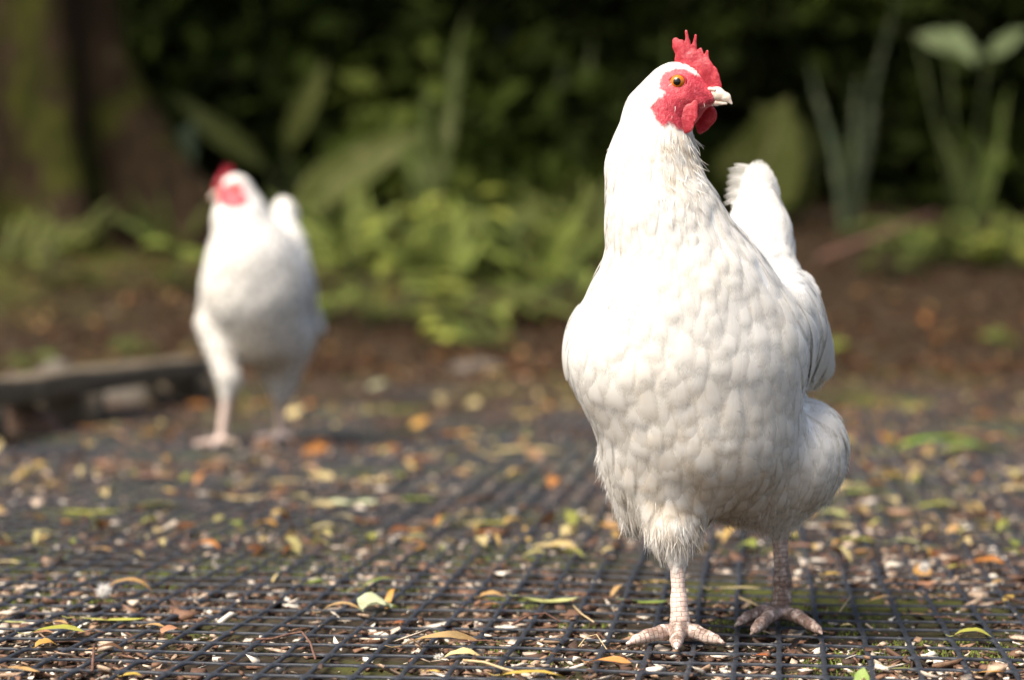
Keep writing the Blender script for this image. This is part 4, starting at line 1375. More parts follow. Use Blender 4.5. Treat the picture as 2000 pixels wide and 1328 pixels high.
def plant_root(name, px, py, Y, label, cat='plant', group=None):
    """plant at the ground point below the given pixel at depth Y"""
    p = P(px, py, Y)
    p[2] = float(terrain(p[0], p[1])) - .01
    o = empty(name, p)
    tag(o, label, cat, group)
    return o, p

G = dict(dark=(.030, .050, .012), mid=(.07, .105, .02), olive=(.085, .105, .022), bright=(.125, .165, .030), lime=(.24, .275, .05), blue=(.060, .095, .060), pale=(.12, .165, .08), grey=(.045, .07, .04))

def blade_clump(px, Y, tips, colr, label, W=.05, cat='blade plant'):
    """strap leaves from one base; tips given as pixels at the same depth"""
    root, O = plant_root('blade_plant', px, 500, Y, label, cat)
    for i, (tx, ty, dY) in enumerate(tips):
        t = P(tx, ty, Y + dY)
        b = O + np.array((random.uniform(-.04, .04), random.uniform(-.04, .04), .0))
        d = t - b
        L = np.linalg.norm(d)
        add_leaf(root, O, b, d + np.array((0, 0, .18 * L)), (random.uniform(-.3, .3), -1, .35), L * 1.03, 'blade', round(W / L, 2), .5, colr, i)

def broad_plant(px, py, Y, h, n, Lr, colr, label, shape='heart', wr=.75, spread=1.0, seed=0, cat='leafy plant', name='leafy_plant'):
    root, O = plant_root(name, px, py, Y, label, cat)
    r = random.Random(seed)
    rod('stem', [O, O + (0, 0, h * .5), O + (r.uniform(-.1, .1) * h, r.uniform(-.1, .1) * h, h)], .007, .003, M['stem'], parent=root, n=6, O=O)
    for i in range(n):
        a = i * 2.4 + r.uniform(-.4, .4)
        f = (i + .7) / n
        b = O + np.array((0, 0, h * f))
        e = b + np.array((math.cos(a), math.sin(a), .55)) * spread * h * .35 * r.uniform(.6, 1.2) * (1.15 - .5 * f)
        rod('leaf_stalk', [b, (b + e) / 2 + (0, 0, .02 * h), e], .0035, .002, M['stem'], parent=root, n=5, O=O)
        d = np.array((math.cos(a), math.sin(a), r.uniform(-.5, .15)))
        add_leaf(root, O, e, d, (0, -.25, 1), r.uniform(*Lr), shape, wr, .7, colr, i + seed)

def single_leaf_plant(px, py, Y, leaves, colr, label, cat='leafy plant', name='leafy_plant'):
    """a plant whose few large leaves are seen one by one: (base px, py, tip px, py, dY, width ratio, shape)"""
    root, O = plant_root(name, px, py, Y, label, cat)
    for i, (bx, by, tx, ty, dY, wr, shape) in enumerate(leaves):
        b, t = P(bx, by, Y + dY), P(tx, ty, Y + dY - .12)
        rod('leaf_stalk', [O, (O + b) / 2 + np.array((0, 0, .03)), b], .006, .003, M['stem'], parent=root, n=6, O=O)
        add_leaf(root, O, b, t - b, (random.uniform(-.25, .25), -1, .55), np.linalg.norm(t - b), shape, wr, .5, colr, i)

def fern(px, py, Y, fronds, L, colr, label, seed):
    root, O = plant_root('fern', px, py, Y, label, 'fern')
    r = random.Random(seed)
    for k in range(fronds):
        a = 6.283 * k / fronds + r.uniform(-.3, .3)
        u = np.linspace(0, 1, 14)
        out = np.array((math.cos(a), math.sin(a), 0))
        l = L * r.uniform(.8, 1.15)
        pts = O + out * (u * l * .85)[:, None] + np.array((0, 0, 1.0)) * (l * (1.0 * u - .85 * u ** 2))[:, None]
        t = nrm(np.gradient(pts, axis=0))
        side = np.cross(t, (0, 0, 1.0)); side = nrm(side)
        V, q = [], []
        for i in range(2, 14):
            for j in (0, .5):
                if i == 13 and j: continue
                p_ = pts[i] if j == 0 else (pts[i] + pts[i + 1]) / 2
                w = l * .20 * math.sin(math.pi * min(1, (i + j) / 14.0 * .86 + .12)) + .008
                for sg in (-1, 1):
                    d = nrm(side[i] * sg + t[i] * .45 + np.array((0, 0, -.15)))
                    c = nrm(np.cross(d, (0, 0, 1.0))) * l * .022
                    n0 = len(V)
                    V += [p_, p_ + d * w * .5 + c, p_ + d * w, p_ + d * w * .5 - c]
                    q.append((n0, n0 + 1, n0 + 2, n0 + 3))
        f = mk('frond', np.array(V) - O, np.array(q), M['live_leaf'], root, uv=np.full((len(V), 2), .3))
        f.color = (*[c * r.uniform(.85, 1.15) for c in colr], 1)

# big leaves behind the rear hen
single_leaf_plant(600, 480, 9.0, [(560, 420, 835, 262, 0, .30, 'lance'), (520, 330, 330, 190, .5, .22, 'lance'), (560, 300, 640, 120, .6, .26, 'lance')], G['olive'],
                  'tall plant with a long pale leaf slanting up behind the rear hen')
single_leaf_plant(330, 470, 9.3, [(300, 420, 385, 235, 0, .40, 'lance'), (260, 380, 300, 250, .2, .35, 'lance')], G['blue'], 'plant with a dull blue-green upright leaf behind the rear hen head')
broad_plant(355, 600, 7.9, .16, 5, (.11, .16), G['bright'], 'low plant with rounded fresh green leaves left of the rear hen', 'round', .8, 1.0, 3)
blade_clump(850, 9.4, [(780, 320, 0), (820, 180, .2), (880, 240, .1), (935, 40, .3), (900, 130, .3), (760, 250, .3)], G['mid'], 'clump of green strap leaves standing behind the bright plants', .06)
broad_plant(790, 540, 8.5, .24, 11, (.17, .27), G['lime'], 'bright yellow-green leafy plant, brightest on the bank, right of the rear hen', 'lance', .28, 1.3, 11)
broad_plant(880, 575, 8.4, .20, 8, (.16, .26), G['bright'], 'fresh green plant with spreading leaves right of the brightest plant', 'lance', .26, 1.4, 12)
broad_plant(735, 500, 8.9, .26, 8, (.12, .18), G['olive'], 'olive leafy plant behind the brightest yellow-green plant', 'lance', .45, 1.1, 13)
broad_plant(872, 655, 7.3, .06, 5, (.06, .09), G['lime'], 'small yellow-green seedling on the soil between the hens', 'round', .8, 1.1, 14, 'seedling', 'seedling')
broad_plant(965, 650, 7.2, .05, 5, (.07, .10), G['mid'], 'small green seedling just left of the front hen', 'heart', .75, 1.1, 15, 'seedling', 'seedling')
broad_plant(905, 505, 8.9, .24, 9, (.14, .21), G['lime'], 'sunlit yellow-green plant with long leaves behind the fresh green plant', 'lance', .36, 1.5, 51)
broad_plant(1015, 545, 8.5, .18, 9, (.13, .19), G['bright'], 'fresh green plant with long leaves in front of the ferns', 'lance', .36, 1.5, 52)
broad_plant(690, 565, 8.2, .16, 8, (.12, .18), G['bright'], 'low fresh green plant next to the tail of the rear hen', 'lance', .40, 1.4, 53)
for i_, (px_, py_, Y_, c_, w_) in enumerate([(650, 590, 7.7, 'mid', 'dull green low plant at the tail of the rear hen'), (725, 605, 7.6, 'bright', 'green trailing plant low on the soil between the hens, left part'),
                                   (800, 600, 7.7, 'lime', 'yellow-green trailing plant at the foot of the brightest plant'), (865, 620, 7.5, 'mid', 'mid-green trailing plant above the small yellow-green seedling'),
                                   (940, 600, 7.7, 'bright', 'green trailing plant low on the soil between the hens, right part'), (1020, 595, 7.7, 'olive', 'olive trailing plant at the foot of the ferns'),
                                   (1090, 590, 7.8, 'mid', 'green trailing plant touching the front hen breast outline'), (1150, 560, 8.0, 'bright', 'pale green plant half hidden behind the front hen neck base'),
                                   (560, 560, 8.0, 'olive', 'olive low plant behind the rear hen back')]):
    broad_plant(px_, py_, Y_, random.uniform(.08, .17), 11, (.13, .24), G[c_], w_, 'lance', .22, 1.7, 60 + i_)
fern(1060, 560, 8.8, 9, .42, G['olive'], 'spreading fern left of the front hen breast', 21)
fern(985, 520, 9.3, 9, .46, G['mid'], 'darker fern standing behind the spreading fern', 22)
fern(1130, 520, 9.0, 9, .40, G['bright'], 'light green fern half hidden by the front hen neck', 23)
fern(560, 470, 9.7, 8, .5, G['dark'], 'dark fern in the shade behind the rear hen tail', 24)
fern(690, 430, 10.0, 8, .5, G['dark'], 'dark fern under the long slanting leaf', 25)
# right of the front hen's head
single_leaf_plant(1500, 470, 9.6, [(1460, 400, 1545, 190, 0, .72, 'heart'), (1560, 420, 1500, 300, .2, .7, 'heart'), (1590, 330, 1470, 200, .4, .5, 'heart')], G['olive'], 'broad-leaved plant with big dull green leaves behind the front hen tail')
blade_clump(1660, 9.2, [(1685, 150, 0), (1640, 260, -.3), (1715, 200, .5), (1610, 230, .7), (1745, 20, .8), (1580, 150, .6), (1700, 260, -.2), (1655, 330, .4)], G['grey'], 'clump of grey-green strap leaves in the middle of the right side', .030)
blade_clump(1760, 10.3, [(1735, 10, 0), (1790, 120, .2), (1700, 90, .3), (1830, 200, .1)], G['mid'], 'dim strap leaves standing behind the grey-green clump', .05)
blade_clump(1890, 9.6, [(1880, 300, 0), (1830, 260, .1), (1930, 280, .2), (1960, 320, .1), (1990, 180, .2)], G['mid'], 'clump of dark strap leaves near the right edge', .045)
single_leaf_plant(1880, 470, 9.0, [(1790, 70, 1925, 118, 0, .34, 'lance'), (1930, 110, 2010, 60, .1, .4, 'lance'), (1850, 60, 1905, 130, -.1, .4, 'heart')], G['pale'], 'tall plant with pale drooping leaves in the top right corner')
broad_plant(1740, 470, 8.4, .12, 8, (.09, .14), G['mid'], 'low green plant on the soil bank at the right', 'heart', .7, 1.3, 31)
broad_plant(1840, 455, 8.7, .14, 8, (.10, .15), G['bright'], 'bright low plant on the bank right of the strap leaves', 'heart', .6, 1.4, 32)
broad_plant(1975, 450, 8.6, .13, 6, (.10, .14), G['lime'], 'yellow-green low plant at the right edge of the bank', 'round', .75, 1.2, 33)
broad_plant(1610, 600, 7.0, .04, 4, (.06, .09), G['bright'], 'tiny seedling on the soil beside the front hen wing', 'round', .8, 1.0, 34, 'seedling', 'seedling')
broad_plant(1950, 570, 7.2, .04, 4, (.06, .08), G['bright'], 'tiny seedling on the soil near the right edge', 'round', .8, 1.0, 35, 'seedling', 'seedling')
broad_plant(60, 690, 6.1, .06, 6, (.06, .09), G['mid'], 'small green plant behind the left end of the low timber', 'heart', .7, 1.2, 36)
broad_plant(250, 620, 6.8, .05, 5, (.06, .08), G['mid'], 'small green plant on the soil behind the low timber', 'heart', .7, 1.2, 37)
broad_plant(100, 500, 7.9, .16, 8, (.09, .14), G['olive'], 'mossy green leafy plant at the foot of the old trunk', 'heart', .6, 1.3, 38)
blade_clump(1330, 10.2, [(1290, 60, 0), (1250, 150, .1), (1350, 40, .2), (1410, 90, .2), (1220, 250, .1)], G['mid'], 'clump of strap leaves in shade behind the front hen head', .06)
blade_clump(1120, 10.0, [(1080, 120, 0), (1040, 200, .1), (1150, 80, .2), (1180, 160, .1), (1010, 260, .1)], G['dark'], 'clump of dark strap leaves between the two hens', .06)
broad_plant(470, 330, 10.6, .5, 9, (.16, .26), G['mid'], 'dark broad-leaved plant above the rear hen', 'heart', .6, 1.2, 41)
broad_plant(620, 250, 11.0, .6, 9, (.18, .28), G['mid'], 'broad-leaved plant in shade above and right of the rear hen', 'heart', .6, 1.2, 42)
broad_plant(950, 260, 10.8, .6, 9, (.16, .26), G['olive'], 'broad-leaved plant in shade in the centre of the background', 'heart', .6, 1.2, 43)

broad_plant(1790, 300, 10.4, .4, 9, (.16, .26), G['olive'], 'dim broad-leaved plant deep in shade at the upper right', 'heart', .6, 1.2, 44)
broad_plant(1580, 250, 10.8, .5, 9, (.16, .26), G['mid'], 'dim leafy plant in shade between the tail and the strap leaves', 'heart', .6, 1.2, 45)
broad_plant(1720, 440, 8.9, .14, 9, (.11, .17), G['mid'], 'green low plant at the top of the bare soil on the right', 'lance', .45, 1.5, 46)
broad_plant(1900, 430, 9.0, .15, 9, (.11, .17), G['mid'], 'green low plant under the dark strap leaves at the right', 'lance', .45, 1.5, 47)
for i_, (px_, Y_, h_, c_, w_) in enumerate([(700, 8.6, 190, 'bright', 'clump of fresh grass-like blades beside the tail of the rear hen'), (850, 8.2, 210, 'bright', 'arching clump of fresh grass-like blades in the sunlit green patch'),
                                 (960, 8.5, 190, 'mid', 'mid-green grass clump behind the small seedlings'), (1060, 8.4, 180, 'bright', 'bright grass clump left of the front hen shoulder'),
                                 (620, 9.0, 200, 'mid', 'mid-green grass clump behind the rear hen tail'), (1130, 8.7, 190, 'olive', 'olive grass clump meeting the front hen shoulder'),
                                 (150, 8.5, 120, 'olive', 'olive grass tuft at the foot of the old trunk'), (20, 8.2, 130, 'olive', 'olive grass tuft at the left edge of the photo'), (300, 8.8, 150, 'mid', 'grass tuft between the trunk roots and the rear hen'),
                                 (1800, 8.8, 110, 'mid', 'short grass tuft on the bank at the right'), (1930, 8.7, 120, 'bright', 'brighter short grass tuft near the right edge')]):
    g_ = random.Random(900 + i_)
    root_, O_ = plant_root('grass_clump', px_, 520, Y_, w_, 'grass clump')
    for k_ in range(16):
        L_ = h_ * g_.uniform(.5, 1.25) * Y_ / FPX
        a_ = g_.uniform(0, 6.28)
        d_ = np.array((math.cos(a_) * .8, math.sin(a_) * .6, g_.uniform(.5, 1.3)))
        add_leaf(root_, O_, O_ + np.array((g_.gauss(0, .05), g_.gauss(0, .04), 0)), d_, (-d_[0] * .3, -1, .4), L_, 'blade', .10, 1.1, G[c_], k_)

# a fallen stick on the right bank
rod('stick', [P(1600, 505, 8.3), P(1720, 460, 8.35), P(1830, 415, 8.4)], .016, .009, M['twig'], 'fallen pale stick lying aslant on the bank at the right', 'stick')

# ------------------------------------------------------------------ hens
A18 = math.radians(18)
SPX = 0.0003776          # metres per photograph pixel at the front hen

class HenSpace:
    def __init__(self, Y0, s):
        self.Y0, self.s = Y0, s
        self.prims = []
    def p(self, px, py, d):
        return P(px, py, self.Y0 + d * self.s)
    def r(self, r, d):
        return r * self.s * (self.Y0 + d * self.s) / self.Y0
    def cone(self, a, b, k=30, **kw):
        pa, pb = self.p(*a[:3]), self.p(*b[:3])
        kw.setdefault('flow', pb - pa)
        self.prims.append(Prim('cone', pa, pb, self.r(a[3], a[2]), self.r(b[3], b[2]), k=k * self.s, **kw))
    def wcone(self, a, b, ra, rb, k=0.006, **kw):
        a, b = np.array(a, float), np.array(b, float)
        kw.setdefault('flow', b - a)
        self.prims.append(Prim('cone', a, b, ra, rb, k=k, **kw))
    def ell(self, c, r, k=40, rot=(0, 0, 0), **kw):
        R = np.array(Euler([math.radians(x) for x in rot]).to_matrix()).T
        rr = np.array([self.r(x, c[2]) for x in (r[0], r[2], r[1])])     # given as width, height, depth
        self.prims.append(Prim('ell', self.p(*c), rr, R, k=k * self.s, **kw))

class HeadFrame:
    """sagittal frame of a head; coordinates are the front hen's photograph pixels"""
    def __init__(self, c0, fwd, s=SPX):
        self.c0, self.s = np.array(c0, float), s
        self.f = nrm(np.array(fwd, float))
        self.l = nrm(np.cross((0, 0, 1.0), self.f))
        self.up = np.cross(self.f, self.l)
    def can(self, px, py, lat=0.0, near=False):
        l = -abs(lat) if near else 0.0
        return np.array(((px - 1320 - l * math.sin(A18)) / math.cos(A18), 178.0 - py, lat))
    def w(self, q):
        q = np.asarray(q, float)
        return self.c0 + self.s * (q[..., 0:1] * self.f + q[..., 1:2] * self.up + q[..., 2:3] * self.l)
    def hp(self, px, py, lat=0.0, near=False):
        return self.w(self.can(px, py, lat, near))
    def inv(self, p):
        q = (np.asarray(p) - self.c0) / self.s
        return np.stack([q @ self.f, q @ self.up, q @ self.l], -1)
    def photo_px(self, p):
        q = self.inv(p)
        return np.stack([1320 + q[:, 0] * math.cos(A18) - np.abs(q[:, 2]) * math.sin(A18), 178 - q[:, 1]], -1)

FACE_POLY = [(1281, 176), (1286, 158), (1297, 144), (1316, 137), (1338, 138), (1356, 150), (1368, 150), (1394, 168), (1394, 212), (1386, 236),
             (1366, 250), (1346, 256), (1320, 258), (1304, 246), (1293, 254), (1280, 244), (1268, 220), (1262, 198), (1274, 196), (1289, 196), (1291, 184)]

def add_head(hs, hf, neck_flow):
    R = np.stack([hf.f, hf.up, hf.l])
    s = hf.s
    back = -hf.f * 0.9 + np.array((0, 0, -0.7))
    hs.prims.append(Prim('ell', hf.hp(1318, 178), np.array((57, 54, 44)) * s, R, k=26 * s, flow=back, L=.0075, W=.0032, tag='head'))
    hs.prims.append(Prim('cone', hf.hp(1342, 186), hf.hp(1380, 194), 36 * s, 17 * s, k=22 * s, flow=back, L=.006, W=.004, tag='head'))
    hs.prims.append(Prim('cone', hf.hp(1312, 215), hf.hp(1345, 218), 37 * s, 21 * s, k=22 * s, flow=(0, 0, -1), L=.008, W=.005, tag='head'))
    for sg in (-1, 1):
        # ear lobe, brow and cheek relief
        hs.prims.append(Prim('cone', hf.hp(1273, 206, sg * 38, True), hf.hp(1291, 244, sg * 36, True), 9 * s, 7 * s, k=8 * s, L=.006, W=.004, tag='head', flow=(0, 0, -1)))
        hs.prims.append(Prim('cone', hf.hp(1330, 196, sg * 36, True), hf.hp(1370, 205, sg * 18, True), 8 * s, 5 * s, k=10 * s, L=.006, W=.004, tag='head', flow=(0, 0, -1)))

def flat_part(name, hf, prims2, flat, lat0, mat, parent, h=1.7, O=None, tilt=0.0, bendy=0.0, splay=0.0):
    """a thin fleshy part of the head grown in the head's frame; flat = thickness ratio"""
    pr = [Prim('cone', np.array((*hf.can(a[0], a[1])[:2], 0.0)), np.array((*hf.can(b[0], b[1])[:2], 0.0)), a[2], b[2], k=k) for a, b, k in prims2]
    fn = lambda p: sdf(pr, p)
    xs = np.concatenate([[x.a[0] - max(x.a[2:]) * np.ones(3), x.a[1] - max(x.a[2:]) * np.ones(3), x.a[0] + max(x.a[2:]) * np.ones(3), x.a[1] + max(x.a[2:]) * np.ones(3)] for x in pr])
    V, F = surface_nets(fn, xs.min(0) - 6, xs.max(0) + 6, h)
    V = V.copy()
    z = V[:, 2] * flat
    z += bendy * np.sin(V[:, 0] * 0.09 + V[:, 1] * 0.05) + (fbm(V[:, :2] * 0.12, 3, 5) - 0.5) * 3.0 * flat
    V[:, 2] = z + lat0 + tilt * (V[:, 1] - V[:, 1].max()) + splay * (V[:, 0].max() - V[:, 0])
    if lat0 == 0 or True:
        Wd = hf.w(V)
    return mk(name, Wd - O, F, mat, parent)

def quill(base, tip, normal, W, O, name, parent, bend=0.0, cup=0.10, mat=None, loose=0.8, skew=0.0, nu=12, nv=7, seed=0):
    U, Vv, prof, q = feather_template(nu, nv, False)
    base, tip = np.array(base, float), np.array(tip, float)
    t = tip - base
    L = np.linalg.norm(t)
    t = t / L
    n = nrm(np.array(normal, float) - t * (np.array(normal, float) @ t))
    b = np.cross(n, t)
    x = Vv * prof * W * 0.5
    V = base + U[:, None] * t * L + (x + skew * U ** 2)[:, None] * b + (bend * U ** 2 - cup * W * (Vv * prof) ** 2)[:, None] * n
    r = np.random.default_rng(seed)
    uv = np.stack([U, Vv * 0.5 + 0.5], 1)
    m = len(U)
    return mk(name, V - O, q, mat or M['feather'], parent, attrs=dict(rnd=np.full(m, r.random()), loose=np.full(m, loose), stain=np.zeros(m)), uv=uv)

def finish_hen(name, hs, hf, O, h, bounds, label, group, n_try, fsize, n_fluff, stain_shade_fn, leg_dirt, seed):
    prims = hs.prims
    fn = lambda p: sdf(prims, p)
    V, F = surface_nets(fn, bounds[0], bounds[1], h)
    px = hf.photo_px(V)
    head_near = np.linalg.norm(V - hf.c0, axis=1) < 130 * hf.s
    face = np.zeros(len(V))
    pd = poly_dist(FACE_POLY, px[head_near]) + (fbm(V[head_near] * 900, 2, 3) - 0.5) * 6
    face[head_near] = np.clip(0.5 - pd / 5.0, 0, 1)
    W = region_weights(prims, V, 0.0015)
    leg = sum(W[:, i] for i, p_ in enumerate(prims) if p_.tag == 'leg')
    if np.isscalar(leg): leg = np.zeros(len(V))
    lidx = [i for i, p_ in enumerate(prims) if p_.tag == 'leg']
    LD = np.stack([prims[i].d(V) for i in lidx], 1)
    near_ = LD.argmin(1)
    legco = np.zeros((len(V), 3))
    off = 0.0
    for k, i in enumerate(lidx):
        a_, b_, r1_, r2_ = prims[i].a
        ax = nrm(b_ - a_)
        ref = np.array((0, -1.0, 0)) if abs(ax[2]) > .6 else np.array((0, 0, 1.0))
        u_ = nrm(ref - ax * (ref @ ax)); w_ = np.cross(ax, u_)
        m_ = near_ == k
        d_ = V[m_] - a_
        legco[m_, 0] = np.arctan2(d_ @ w_, d_ @ u_) * (.0068 if abs(ax[2]) > .6 else .0058) + .0037
        legco[m_, 1] = d_ @ ax + off
        off += np.linalg.norm(b_ - a_)
    body = mk(name, V - O, F, M['skin'], None, attrs=dict(face=face, leg=leg, dirt=leg_dirt(V), legco=legco, stain=stain_shade_fn(V)))
    body.location = O
    tag(body, label, 'hen', group)
    Lw = np.array([p_.L for p_ in prims]); Ww = np.array([p_.W for p_ in prims]); Pw = np.array([p_.plume for p_ in prims])
    Fl = np.stack([p_.flow for p_ in prims]); Ff = np.array([p_.fluff for p_ in prims])
    legi = np.array([p_.tag == 'leg' for p_ in prims], float)
    def rad(pts):
        Wt = region_weights(prims, pts)
        r = 0.40 * np.sqrt((Wt @ Lw) * (Wt @ Ww)) * fsize / np.maximum(Wt @ Pw, 0.05)
        near = np.linalg.norm(pts - hf.c0, axis=1) < 130 * hf.s
        pxx = hf.photo_px(pts)
        bad = near & ((poly_dist(FACE_POLY, pxx) < 5) | (pxx[:, 0] > 1374))
        r[bad | (Wt @ legi > 0.45)] = 0
        return r
    pts = poisson(V, F, rad, n_try, seed)
    Wt = region_weights(prims, pts, 0.012)
    r = np.random.default_rng(seed)
    L = (Wt @ Lw) * fsize * r.uniform(0.8, 1.35, len(pts))
    Wd = (Wt @ Ww) * fsize * r.uniform(0.75, 1.3, len(pts))
    D = Wt @ Fl + r.normal(0, 0.16, (len(pts), 3))
    n = grad(fn, pts)
    bag = Bag()
    small = Wd < 0.0085 * fsize
    for sel, pointed, nu, nv in ((small, True, 5, 3), (~small, False, 7, 5)):
        if not sel.any():
            continue
        lift = L[sel] * (0.05 if pointed else 0.085) * r.uniform(0.25, 1.5, sel.sum())
        v, f, uv, rn = lay_feathers(fn, pts[sel], D[sel], L[sel], Wd[sel], lift, np.full(sel.sum(), 0.0006), pointed, seed, nu, nv)
        bag.add(v - O, f, uv, rnd=rn, loose=np.full(len(v), 0.95 if not pointed else 0.7), stain=stain_shade_fn(v))
    pl = bag.make('plumage', M['feather'], body)
    pl['kind'] = 'stuff'
    # down: thin ribbons where the regions ask for it
    Wv = region_weights(prims, V, 0.008)
    amt = np.clip(Wv @ Ff, 0, 1) * np.clip(1 - leg, 0, 1)
    q = r.choice(len(V), n_fluff, p=amt / amt.sum())
    nv_ = grad(fn, V[q])
    dd = Wv[q] @ Fl
    dd = nrm(dd - nv_ * (dd * nv_).sum(1, keepdims=True))
    calm = np.clip(amt[q] * 1.5, .35, 1)
    v, f, uv = strands(V[q] - nv_ * (.0004 * (1 - calm))[:, None], dd, nv_, r.uniform(0.007, 0.015, n_fluff) * fsize * calm, r.uniform(0.0004, 0.0009, n_fluff) * fsize, seed, 0.25, 4, 0.20, lay=0.16 * np.clip(amt[q] * 1.3 - .3, 0, 1))
    # keep the down short of the ground
    fl = mk('down', v - O, f, M['fluff'], body, attrs=dict(stain=stain_shade_fn(v)), uv=uv)
    fl['kind'] = 'stuff'
    # comb
    comb = flat_part('comb', hf, COMB, 0.30, 0.0, M['red'], body, 1.5, O, bendy=2.0)
    comb['label'] = 'red single comb with uneven upright points'
    for sg in (-1, 1):
        flat_part('wattle', hf, WATTLE_N if sg < 0 else WATTLE_F, 0.26, sg * 36.0, M['red'], body, 1.6, O, tilt=-sg * 0.06, splay=sg * .15)
        # eye: march in from the side until the surface is met
        e = hf.can(1318, 165, sg * 45.0, True)
        lats = np.linspace(70, 10, 121)
        q = np.repeat(e[None], 121, 0); q[:, 2] = lats * sg
        dd = fn(hf.w(q))
        lat = lats[np.argmax(dd < 0)] * sg
        make_eye(hf, e[0], e[1], lat, sg, body, O, fn)
    make_beak(hf, body, O)
    return body, fn, V, F, face

COMB = [((1330, 128, 10), (1396, 172, 11), 6), ((1326, 118, 9), (1370, 138, 22), 8), ((1350, 118, 17), (1388, 154, 14), 8),
        ((1333, 112, 12), (1324, 92, 10), 6), ((1324, 92, 10), (1320, 82, 7), 4), ((1331, 84, 5), (1334, 104, 9), 4),
        ((1339, 63, 2.6), (1342, 84, 4), 3), ((1342, 84, 4), (1345, 108, 8), 5),
        ((1357, 72, 2.6), (1354, 92, 4.2), 3), ((1354, 92, 4.2), (1354, 114, 9), 5),
        ((1379, 104, 3), (1377, 116, 4.5), 3), ((1377, 116, 4.5), (1378, 136, 10), 5), ((1366, 100, 4), (1366, 122, 10), 5),
        ((1390, 142, 9), (1399, 166, 6), 5)]
WATTLE_N = [((1365, 205, 5), (1360, 232, 9), 6), ((1360, 232, 9), (1351, 250, 11), 6), ((1351, 250, 11), (1334, 257, 10), 7), ((1334, 257, 10), (1314, 244, 6), 6),
            ((1352, 218, 10), (1338, 246, 14), 12), ((1322, 236, 9), (1340, 242, 13), 10)]
WATTLE_F = [((1372, 206, 8), (1370, 224, 19), 6), ((1370, 224, 19), (1362, 240, 15), 8), ((1362, 240, 13), (1356, 254, 6), 6)]

def make_eye(hf, u, w, lat, sg, body, O, fn):
    r = 15.5
    c = hf.w(np.array((u, w, lat - sg * (r - 7.6))))
    nu_, nv_ = 24, 14
    V = [(0, 0, 1.0)]
    for i in range(1, nv_):
        th = math.pi * i / nv_
        for j in range(nu_):
            V.append((math.sin(th) * math.cos(2 * math.pi * j / nu_), math.sin(th) * math.sin(2 * math.pi * j / nu_), math.cos(th)))
    V.append((0, 0, -1.0))
    q, t3 = [], []
    for i in range(nv_ - 2):
        for j in range(nu_):
            a, b = 1 + i * nu_ + j, 1 + i * nu_ + (j + 1) % nu_
            q.append((a, a + nu_, b + nu_, b))
    for j in range(nu_):
        t3.append((0, 1 + j, 1 + (j + 1) % nu_))
        t3.append((len(V) - 1, 1 + (nv_ - 2) * nu_ + (j + 1) % nu_, 1 + (nv_ - 2) * nu_ + j))
    ey = mk('eye', np.array(V), [np.array(q), np.array(t3)], M['eye'], body)
    z = nrm(hf.l * sg + hf.f * 0.12 + hf.up * 0.04)
    x = nrm(np.cross(hf.up, z)); y = np.cross(z, x)
    m = Matrix(np.stack([x, y, z], 1).tolist()).to_4x4() @ Matrix.Scale(r * hf.s, 4)
    m.translation = Vector(c - O)
    ey.matrix_local = m
    # lid ring
    R, rr = 15.4, 2.4
    V, q = [], []
    for i in range(32):
        a = 2 * math.pi * i / 32
        sq = 0.93 if math.sin(a) > 0 else 0.97
        for j in range(8):
            b = 2 * math.pi * j / 8
            k = R + rr * math.cos(b)
            V.append((k * math.cos(a) * 1.05, k * math.sin(a) * sq, rr * math.sin(b) + 5.2 - 0.02 * k))
    for i in range(32):
        for j in range(8):
            q.append((i * 8 + j, i * 8 + (j + 1) % 8, ((i + 1) % 32) * 8 + (j + 1) % 8, ((i + 1) % 32) * 8 + j))
    V = np.array(V) * hf.s
    Wd = c + V[:, :1] * x + V[:, 1:2] * y + V[:, 2:3] * z
    mk('eyelid', Wd - O, np.array(q), M['red'], body)

def make_beak(hf, body, O):
    up = [((1374, 188, 15), (1398, 186, 12.5), 6), ((1398, 186, 12.5), (1415, 193, 8), 6), ((1415, 193, 8), (1425, 205, 2.2), 5)]
    lo = [((1368, 202, 8), (1396, 203.5, 5), 5), ((1396, 203.5, 5), (1416, 205, 2), 4)]
    ob = flat_part('beak', hf, up, 0.68, 0.0, M['beak'], body, 1.3, O)
    flat_part('lower_beak', hf, lo, 0.9, 0.0, M['beak'], body, 1.3, O)
    for sg in (-1, 1):
        c = hf.can(1388, 178, sg * 8.0, True)
        pr = [Prim('cone', np.array((c[0] - 5, c[1] + 1, 0)), np.array((c[0] + 5, c[1] - 1, 0)), 4.2, 3.6, k=1)]
        V, F = surface_nets(lambda p: sdf(pr, p), (c[0] - 14, c[1] - 10, -10), (c[0] + 14, c[1] + 10, 10), 1.2)
        V[:, 2] += c[2]
        mk('nostril', hf.w(V) - O, F, M['beak'], ob)

